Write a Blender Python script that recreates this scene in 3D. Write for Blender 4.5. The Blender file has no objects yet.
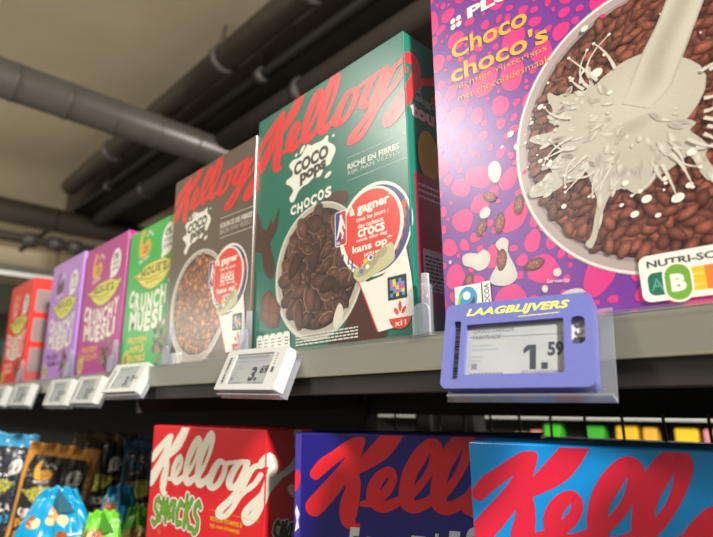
import bpy, bmesh, math, random, json
from mathutils import Vector, Matrix
from mathutils.geometry import tessellate_polygon

S = bpy.context.scene
COL = S.collection
PI = math.pi
R = math.radians

# ------------------------------------------------------------------ camera, world, lamps, exposure
cam_d = bpy.data.cameras.new('camera')
cam = bpy.data.objects.new('camera', cam_d)
COL.objects.link(cam)
CAM = Vector((0.52596, -0.35306, -0.05115))
right = Vector((0.70247, 0.71166, -0.00880))
down = Vector((-0.17625, 0.16197, -0.97093))
fwd = Vector((-0.68954, 0.68360, 0.23921))
m = Matrix((right, -down, -fwd)).transposed().to_4x4()
m.translation = CAM
cam.matrix_world = m
cam_d.sensor_width = 36.0
cam_d.sensor_fit = 'HORIZONTAL'
cam_d.lens = 36.0 * 541.64 / 713.0
cam_d.clip_start = 0.01
cam_d.clip_end = 60
cam_d.dof.use_dof = True
cam_d.dof.focus_distance = 0.44
cam_d.dof.aperture_fstop = 6.2
S.camera = cam

S.view_settings.view_transform = 'Standard'
S.view_settings.look = 'None'
S.view_settings.gamma = 1.0
S.view_settings.use_curve_mapping = False
S.view_settings.exposure = -0.08

world = bpy.data.worlds.new('shop_ambient')
S.world = world
world.use_nodes = True
world.node_tree.nodes['Background'].inputs['Color'].default_value = (1.0, 0.96, 0.86, 1)
world.node_tree.nodes['Background'].inputs['Strength'].default_value = 0.17


def lamp(name, loc, target, sx, sy, power, color):
    d = bpy.data.lights.new(name, 'AREA')
    d.shape = 'RECTANGLE'
    d.size = sx
    d.size_y = sy
    d.energy = power
    d.color = color
    o = bpy.data.objects.new(name, d)
    COL.objects.link(o)
    o.location = loc
    o.rotation_euler = (Vector(target) - Vector(loc)).to_track_quat('-Z', 'Y').to_euler()
    return o


# the shop's ceiling luminaires: one up the aisle to the right, one down the aisle to the left
lamp('ceiling_luminaire', (2.35, -0.62, 1.33), (0.1, 0.0, -0.05), 0.24, 0.24, 188, (1.0, 0.97, 0.90))
o = lamp('ceiling_luminaire', (-1.42, -2.42, 1.66), (-1.42, -2.42, 0.0), 1.15, 0.20, 66, (1.0, 0.97, 0.89))
o.rotation_euler = (0, 0, R(75))
lamp('ceiling_luminaire', (0.2, 2.0, 1.3), (0.0, 2.2, -0.4), 2.5, 0.3, 45, (1.0, 0.98, 0.94))
lamp('added_ceiling_fill', (-4.6, -2.6, 0.7), (-5.2, 1.0, 1.75), 1.2, 0.3, 44, (1.0, 0.98, 0.86))  # added fill light to brighten the far left ceiling, not a shop fitting
lamp('added_ceiling_fill', (-1.6, -3.2, 0.9), (-2.4, -0.2, 1.75), 1.0, 0.3, 13, (1.0, 0.98, 0.86))  # weaker added fill for the nearer ceiling


# ------------------------------------------------------------------ materials
def lin(c):
    out = []
    for v in c[:3]:
        v = v / 255.0
        out.append(v / 12.92 if v <= 0.04045 else ((v + 0.055) / 1.055) ** 2.4)
    return tuple(out) + (1.0,)


def principled(name, rough=0.5, metal=0.0, spec=0.5):
    mt = bpy.data.materials.new(name)
    mt.use_nodes = True
    b = mt.node_tree.nodes['Principled BSDF']
    b.inputs['Roughness'].default_value = rough
    b.inputs['Metallic'].default_value = metal
    b.inputs['Specular IOR Level'].default_value = spec
    return mt, b


def noise_bump(mt, b, scale, strength, dist=0.001, detail=2.0, stretch=None):
    nt = mt.node_tree
    tc = nt.nodes.new('ShaderNodeTexCoord')
    n = nt.nodes.new('ShaderNodeTexNoise')
    n.inputs['Scale'].default_value = scale
    n.inputs['Detail'].default_value = detail
    src = tc.outputs['Object']
    if stretch:
        mp = nt.nodes.new('ShaderNodeMapping')
        mp.inputs['Scale'].default_value = stretch
        nt.links.new(src, mp.inputs['Vector'])
        src = mp.outputs['Vector']
    nt.links.new(src, n.inputs['Vector'])
    bp = nt.nodes.new('ShaderNodeBump')
    bp.inputs['Strength'].default_value = strength
    bp.inputs['Distance'].default_value = dist
    nt.links.new(n.outputs['Fac'], bp.inputs['Height'])
    nt.links.new(bp.outputs['Normal'], b.inputs['Normal'])
    return n


def solid(name, rgb, rough=0.5, metal=0.0, spec=0.5, var=0.06, scale=40, bump=0.0, bscale=300):
    """one colour with a slight procedural mottling"""
    mt, b = principled(name, rough, metal, spec)
    nt = mt.node_tree
    tc = nt.nodes.new('ShaderNodeTexCoord')
    n = nt.nodes.new('ShaderNodeTexNoise')
    n.inputs['Scale'].default_value = scale
    n.inputs['Detail'].default_value = 3
    nt.links.new(tc.outputs['Object'], n.inputs['Vector'])
    rp = nt.nodes.new('ShaderNodeValToRGB')
    c = lin(rgb)
    rp.color_ramp.elements[0].position = 0.3
    rp.color_ramp.elements[1].position = 0.7
    rp.color_ramp.elements[0].color = tuple(v * (1 - var) for v in c[:3]) + (1,)
    rp.color_ramp.elements[1].color = tuple(min(1, v * (1 + var)) for v in c[:3]) + (1,)
    nt.links.new(n.outputs['Fac'], rp.inputs['Fac'])
    nt.links.new(rp.outputs['Color'], b.inputs['Base Color'])
    if bump:
        noise_bump(mt, b, bscale, bump)
    return mt


def clear_plastic(name, tint=(235, 240, 245), alpha=0.16):
    mt = bpy.data.materials.new(name)
    mt.use_nodes = True
    nt = mt.node_tree
    nt.nodes.clear()
    out = nt.nodes.new('ShaderNodeOutputMaterial')
    tr = nt.nodes.new('ShaderNodeBsdfTransparent')
    tr.inputs['Color'].default_value = lin(tint)
    gl = nt.nodes.new('ShaderNodeBsdfPrincipled')
    gl.inputs['Base Color'].default_value = lin((215, 218, 225))
    gl.inputs['Roughness'].default_value = 0.12
    lw = nt.nodes.new('ShaderNodeLayerWeight')
    lw.inputs['Blend'].default_value = 0.35
    mr = nt.nodes.new('ShaderNodeMapRange')
    mr.inputs['To Min'].default_value = alpha * 0.55
    mr.inputs['To Max'].default_value = min(1.0, alpha * 3.2)
    nt.links.new(lw.outputs['Facing'], mr.inputs['Value'])
    mx = nt.nodes.new('ShaderNodeMixShader')
    nt.links.new(mr.outputs['Result'], mx.inputs['Fac'])
    nt.links.new(tr.outputs['BSDF'], mx.inputs[1])
    nt.links.new(gl.outputs['BSDF'], mx.inputs[2])
    nt.links.new(mx.outputs['Shader'], out.inputs['Surface'])
    return mt


def print_material(name, rough, bump, scale=900, spec=0.5, coat=0.0):
    mt, b = principled(name, rough, 0, spec)
    nt = mt.node_tree
    at = nt.nodes.new('ShaderNodeAttribute')
    at.attribute_name = 'Col'
    nt.links.new(at.outputs['Color'], b.inputs['Base Color'])
    if bump:
        noise_bump(mt, b, scale, bump, 0.0006, 3.0)
    if coat:
        b.inputs['Coat Weight'].default_value = coat
        b.inputs['Coat Roughness'].default_value = 0.25
    return mt


M_PRINT = print_material('printed_carton', 0.28, 0.15, 700, 0.85)
M_SCREEN = print_material('printed_plastic', 0.45, 0.0)
M_FILM = print_material('glossy_film', 0.26, 0.35, 90)
M_CLEAR = clear_plastic('clear_plastic', (240, 240, 240), 0.09)
M_CLEAR2 = clear_plastic('clear_plastic_holder', (225, 228, 238), 0.22)
M_TAGWHITE = solid('white_tag_plastic', (190, 191, 188), 0.4, var=0.02)
M_TAGBLUE = solid('violet_blue_plastic', (92, 97, 160), 0.42, var=0.03, scale=300, bump=0.05, bscale=1200)
M_EINK = solid('grey_paper_screen', (150, 154, 156), 0.35, var=0.05, scale=60)
M_LIP = solid('beige_grey_shelf_metal', (168, 165, 138), 0.42, var=0.04, scale=18)
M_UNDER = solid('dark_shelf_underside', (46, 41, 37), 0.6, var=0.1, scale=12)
M_BLACK = solid('black_metal', (26, 25, 26), 0.5, var=0.15)
M_CEIL = None


# ------------------------------------------------------------------ object helpers
def empty(name, loc=(0, 0, 0), rz=0.0, parent=None):
    o = bpy.data.objects.new(name, None)
    o.empty_display_size = 0.02
    COL.objects.link(o)
    o.location = loc
    o.rotation_euler = (0, 0, rz)
    if parent:
        o.parent = parent
    return o


def tag(o, label, cat, group=None):
    o['label'] = label
    o['category'] = cat
    if group:
        o['group'] = group
    return o


def structure(o, label=None):
    o['kind'] = 'structure'
    if label:
        o['label'] = label
    return o


def link_bm(name, bm, mat, parent=None, smooth=False):
    me = bpy.data.meshes.new(name)
    bm.to_mesh(me)
    bm.free()
    me.materials.append(mat)
    if smooth:
        for p in me.polygons:
            p.use_smooth = True
    o = bpy.data.objects.new(name, me)
    COL.objects.link(o)
    if parent:
        o.parent = parent
    return o


def bm_box(bm, x0, x1, y0, y1, z0, z1, bevel=0.0, seg=2):
    r = bmesh.ops.create_cube(bm, size=1.0)
    vs = r['verts']
    for v in vs:
        v.co = Vector(((x0 + x1) / 2 + v.co.x * (x1 - x0), (y0 + y1) / 2 + v.co.y * (y1 - y0), (z0 + z1) / 2 + v.co.z * (z1 - z0)))
    if bevel:
        es = list({e for v in vs for e in v.link_edges})
        bmesh.ops.bevel(bm, geom=es, offset=bevel, segments=seg, affect='EDGES', profile=0.5)


def bm_tube(bm, path, rad, seg=16, cap=True):
    rings = []
    n = len(path)
    for i, p in enumerate(path):
        p = Vector(p)
        a = Vector(path[max(i - 1, 0)])
        b = Vector(path[min(i + 1, n - 1)])
        t = (b - a).normalized()
        up = Vector((0, 0, 1)) if abs(t.z) < 0.9 else Vector((1, 0, 0))
        s = t.cross(up).normalized()
        w = s.cross(t)
        r = rad[i] if isinstance(rad, (list, tuple)) else rad
        rings.append([bm.verts.new(p + s * (r * math.cos(2 * PI * k / seg)) + w * (r * math.sin(2 * PI * k / seg))) for k in range(seg)])
    for a, b in zip(rings, rings[1:]):
        for k in range(seg):
            bm.faces.new((a[k], a[(k + 1) % seg], b[(k + 1) % seg], b[k]))
    if cap:
        bm.faces.new(rings[0][::-1])
        bm.faces.new(rings[-1])


def box_obj(name, x0, x1, y0, y1, z0, z1, mat, parent=None, bevel=0.0, seg=2):
    bm = bmesh.new()
    bm_box(bm, x0, x1, y0, y1, z0, z1, bevel, seg)
    return link_bm(name, bm, mat, parent)


def plate(name, outer, holes, thick, mat, parent, fmap):
    """flat plate with holes: outer and holes are loops of (u, v); fmap(u, v, w) places a point, w = depth below the face"""
    loops = [outer] + holes
    flat = [p for l in loops for p in l]
    tris = tessellate_polygon([[Vector((p[0], p[1], 0)) for p in l] for l in loops])
    bm = bmesh.new()
    f = [bm.verts.new(fmap(p[0], p[1], 0)) for p in flat]
    b = [bm.verts.new(fmap(p[0], p[1], thick)) for p in flat]
    for t in tris:
        try:
            bm.faces.new([f[i] for i in t])
            bm.faces.new([b[i] for i in reversed(t)])
        except ValueError:
            pass
    k = 0
    for l in loops:
        n = len(l)
        for i in range(n):
            j = (i + 1) % n
            bm.faces.new((f[k + i], f[k + j], b[k + j], b[k + i]))
        k += n
    bmesh.ops.recalc_face_normals(bm, faces=bm.faces)
    return link_bm(name, bm, mat, parent)


def rrect(x0, y0, x1, y1, r, n=5):
    pts = []
    for cx, cy, a in ((x1 - r, y1 - r, 0), (x0 + r, y1 - r, 90), (x0 + r, y0 + r, 180), (x1 - r, y0 + r, 270)):
        for k in range(n + 1):
            t = R(a + 90 * k / n)
            pts.append((cx + r * math.cos(t), cy + r * math.sin(t)))
    return pts


def ell(cx, cy, rx, ry, rot=0, n=20, wob=0.0, seed=0):
    rnd = random.Random(seed)
    ph = [rnd.uniform(0, 6.28) for _ in range(4)]
    c, s = math.cos(R(rot)), math.sin(R(rot))
    out = []
    for k in range(n):
        t = 2 * PI * k / n
        f = 1 + wob * (0.6 * math.sin(2 * t + ph[0]) + 0.5 * math.sin(3 * t + ph[1]) + 0.3 * math.sin(5 * t + ph[2]))
        x, y = rx * f * math.cos(t), ry * f * math.sin(t)
        out.append((cx + x * c - y * s, cy + x * s + y * c))
    return out


def smooth_loop(pts, n=3):
    out = []
    N = len(pts)
    for i in range(N):
        a, b, c, d = pts[i - 1], pts[i], pts[(i + 1) % N], pts[(i + 2) % N]
        for k in range(n):
            t = k / n
            out.append(tuple(0.5 * (2 * b[j] + (c[j] - a[j]) * t + (2 * a[j] - 5 * b[j] + 4 * c[j] - d[j]) * t * t + (3 * b[j] - a[j] - 3 * c[j] + d[j]) * t ** 3) for j in (0, 1)))
    return out


# ------------------------------------------------------------------ lettering
_text_cache = {}


def text_tris(s, bold=0.0, shear=0.0, spacing=1.0):
    key = (s, bold, shear, spacing)
    if key in _text_cache:
        return _text_cache[key]
    cu = bpy.data.curves.new('lettering', 'FONT')
    cu.body = s
    cu.size = 1.0
    cu.resolution_u = 3
    cu.offset = bold
    cu.shear = shear
    cu.space_character = spacing
    cu.fill_mode = 'FRONT'
    o = bpy.data.objects.new('lettering', cu)
    COL.objects.link(o)
    dg = bpy.context.evaluated_depsgraph_get()
    ev = o.evaluated_get(dg)
    me = ev.to_mesh()
    me.calc_loop_triangles()
    vs = [(v.co.x, v.co.y) for v in me.vertices]
    tr = [[vs[i] for i in t.vertices] for t in me.loop_triangles]
    ev.to_mesh_clear()
    bpy.data.objects.remove(o)
    bpy.data.curves.remove(cu)
    if s.startswith('1') and len(s) <= 2:
        # the font's 1 is a bare bar: a flagged 1 (and point) drawn here
        t_ = 0.15 + bold
        one = [(0.30, 0), (0.30 + t_, 0), (0.30 + t_, 0.74), (0.30, 0.74)]
        flag = [(0.30, 0.74), (0.30, 0.60), (0.10, 0.47), (0.10, 0.47 + t_ * 0.8), (0.22, 0.74)]
        polys = [one, flag]
        if s.endswith('.'):
            polys.append([(0.66, 0), (0.66 + t_, 0), (0.66 + t_, t_), (0.66, t_)])
        tr = [[p_[0], p_[k_], p_[k_ + 1]] for p_ in polys for k_ in range(1, len(p_) - 1)]
        vs = [q for t in tr for q in t]
    if not vs:
        tr, x0, x1, y0, y1 = [], 0, 1, 0, 1
    else:
        x0 = min(v[0] for v in vs)
        x1 = max(v[0] for v in vs)
        y0 = min(v[1] for v in vs)
        y1 = max(v[1] for v in vs)
    w, h = max(x1 - x0, 1e-6), max(y1 - y0, 1e-6)
    res = [[((p[0] - x0) / w, (p[1] - y0) / h) for p in t] for t in tr]
    _text_cache[key] = (res, w / h)
    return _text_cache[key]


def clip_poly(poly, axis, lim, keep_less):
    out = []
    n = len(poly)
    for i in range(n):
        a, b = poly[i], poly[(i + 1) % n]
        ia = (a[axis] <= lim) if keep_less else (a[axis] >= lim)
        ib = (b[axis] <= lim) if keep_less else (b[axis] >= lim)
        if ia:
            out.append(a)
        if ia != ib:
            t = (lim - a[axis]) / (b[axis] - a[axis])
            out.append(tuple(a[j] + (b[j] - a[j]) * t for j in range(len(a))))
    return out


class Art:
    """printed artwork of one part: polygons in millimetres on the front (u right, v up); what passes the right edge wraps on to the side"""

    def __init__(self, W, H, D, level, place=None, margin=1.0, step=0.0015, wrap=True):
        self.W, self.H, self.D = W, H, D
        self.off = 0.10 + 0.10 * level
        self.step = step
        self.n = 0
        self.margin = margin
        self.faces = []
        self.place = place
        self.wrap = wrap
        self.maxedge = None

    def tri(self, pts, cols):
        self._emit([tuple(p) + tuple(c[:3]) for p, c in zip(pts, cols)])

    def _emit(self, poly):
        mg = self.margin
        ar = sum(poly[i - 1][0] * poly[i][1] - poly[i][0] * poly[i - 1][1] for i in range(len(poly)))
        if ar < 0:      # always facing outwards
            poly = poly[::-1]
        for ax, lim, less in ((0, mg, False), (1, mg, False), (1, self.H - mg, True)):
            poly = clip_poly(poly, ax, lim, less)
            if len(poly) < 3:
                return
        off = self.off + self.n * self.step
        f = clip_poly(poly, 0, self.W - mg, True)
        if len(f) >= 3:
            self.faces.append([(self.front(p[0], p[1], off), p[2:]) for p in f])
        if self.wrap and self.D:
            f = clip_poly(poly, 0, self.W + mg, False)
            if len(f) >= 3:
                f = clip_poly(f, 0, self.W + self.D - mg, True)
            if len(f) >= 3:
                self.faces.append([((self.W + off, p[0] - self.W, p[1]), p[2:]) for p in f])

    def front(self, u, v, off):
        if self.place:
            return self.place(u, v, off)
        return (u, -off, v)

    def poly(self, pts, col, center=None, ccol=None, same=False):
        if not same:
            self.n += 1
        c = lin(col)
        if center is not None or ccol is not None:
            if center is None:
                center = (sum(p[0] for p in pts) / len(pts), sum(p[1] for p in pts) / len(pts))
            cc = lin(ccol or col)
            for i in range(len(pts)):
                self.tri([center, pts[i], pts[(i + 1) % len(pts)]], [cc, c, c])
            return
        for t in tessellate_polygon([[Vector((p[0], p[1], 0)) for p in pts]]):
            tr = [pts[i] for i in t]
            self.split(tr, c)

    def split(self, tr, c):
        if self.maxedge:
            e = [math.hypot(tr[i][0] - tr[(i + 1) % 3][0], tr[i][1] - tr[(i + 1) % 3][1]) for i in range(3)]
            k = max(range(3), key=lambda i: e[i])
            if e[k] > self.maxedge:
                a, b, d = tr[k], tr[(k + 1) % 3], tr[(k + 2) % 3]
                mid = ((a[0] + b[0]) / 2, (a[1] + b[1]) / 2)
                self.split([a, mid, d], c)
                self.split([mid, b, d], c)
                return
        self.tri(tr, [c, c, c])

    def rect(self, u0, v0, u1, v1, col):
        self.poly([(u0, v0), (u1, v0), (u1, v1), (u0, v1)], col)

    def ring(self, cx, cy, rx, ry, w, col, n=48):
        self.n += 1
        c = lin(col)
        for k in range(n):
            a, b = 2 * PI * k / n, 2 * PI * (k + 1) / n
            p = [(cx + rx * math.cos(a), cy + ry * math.sin(a)), (cx + rx * math.cos(b), cy + ry * math.sin(b)),
                 (cx + (rx - w) * math.cos(b), cy + (ry - w) * math.sin(b)), (cx + (rx - w) * math.cos(a), cy + (ry - w) * math.sin(a))]
            self._emit([q + c[:3] for q in p])

    def strips(self, strips, col, fn, grow=0.0):
        self.n += 1
        c = lin(col)[:3]
        for st in strips:
            pr = []
            for L0, L1, R0, R1 in st:
                if grow:
                    mx, my = (L0 + R0) / 2, (L1 + R1) / 2
                    d = math.hypot(L0 - R0, L1 - R1) / 2 + 1e-6
                    k = (d + grow) / d
                    L0, L1, R0, R1 = mx + (L0 - mx) * k, my + (L1 - my) * k, mx + (R0 - mx) * k, my + (R1 - my) * k
                pr.append((fn(L0, L1), fn(R0, R1)))
            for (a, b), (d, e) in zip(pr, pr[1:]):
                self.n += 0.2
                self._emit([tuple(a) + c, tuple(b) + c, tuple(e) + c])
                self._emit([tuple(a) + c, tuple(e) + c, tuple(d) + c])

    def line(self, pts, w, col):
        self.n += 1
        c = lin(col)[:3]
        for a, b in zip(pts, pts[1:]):
            d = math.hypot(b[0] - a[0], b[1] - a[1]) or 1e-6
            nx, ny = -(b[1] - a[1]) / d * w / 2, (b[0] - a[0]) / d * w / 2
            self._emit([(a[0] + nx, a[1] + ny) + c, (a[0] - nx, a[1] - ny) + c, (b[0] - nx, b[1] - ny) + c, (b[0] + nx, b[1] + ny) + c])

    def text(self, s, u0, v0, u1, v1, col, bold=0.0, shear=0.0, arch=0.0, rise=0.0, fit=None, spacing=1.0, fn=None):
        """lettering fitted into the box (u0, v0)-(u1, v1); rise lifts the right end, arch the middle"""
        self.n += 1
        tr, asp = text_tris(s, bold, shear, spacing)
        c = lin(col)
        w = u1 - u0
        if fit == 'h':
            w = (v1 - v0) * asp
        for t in tr:
            p = []
            for x, y in t:
                u = u0 + w * x
                v = v0 + (v1 - v0) * y + arch * 4 * x * (1 - x) + rise * x
                if fn:
                    u, v = fn(u, v)
                p.append((u, v))
            self.tri(p, [c, c, c])

    def build(self, name, parent, mat=None, label=None):
        verts, faces, cols = [], [], []
        for f in self.faces:
            b = len(verts)
            for p, c in f:
                verts.append((p[0] / 1000, p[1] / 1000, p[2] / 1000))
                cols.append(tuple(c[:3]) + (1.0,))
            faces.append(tuple(range(b, b + len(f))))
        me = bpy.data.meshes.new(name)
        me.from_pydata(verts, [], faces)
        ca = me.color_attributes.new('Col', 'FLOAT_COLOR', 'POINT')
        ca.data.foreach_set('color', [x for c in cols for x in c])
        me.materials.append(mat or M_PRINT)
        me.update()
        o = bpy.data.objects.new(name, me)
        COL.objects.link(o)
        o.parent = parent
        if label:
            o['label'] = label
        return o


def carton_material(name, front, side=None, rough=0.28):
    """carton board: one printed ground colour"""
    mt, b = principled(name, rough, 0, 0.85)
    b.inputs['Base Color'].default_value = lin(front)
    noise_bump(mt, b, 700, 0.15, 0.0006, 3.0)
    return mt


def carton(root, W, H, D, mat, name='carton'):
    """folded carton with soft edges, glue flap on the side and tucked end flaps on top"""
    bm = bmesh.new()
    bm_box(bm, 0, W / 1000, 0, D / 1000, 0, H / 1000, 0.0009, 2)
    # closing flaps: the outer top flap sits a board's thickness proud of the inner one
    bm_box(bm, 0.003, W / 1000 - 0.003, 0.002, D / 1000 * 0.62, H / 1000 - 0.001, H / 1000 + 0.0006, 0.0003, 1)
    return link_bm(name, bm, mat, root)


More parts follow.
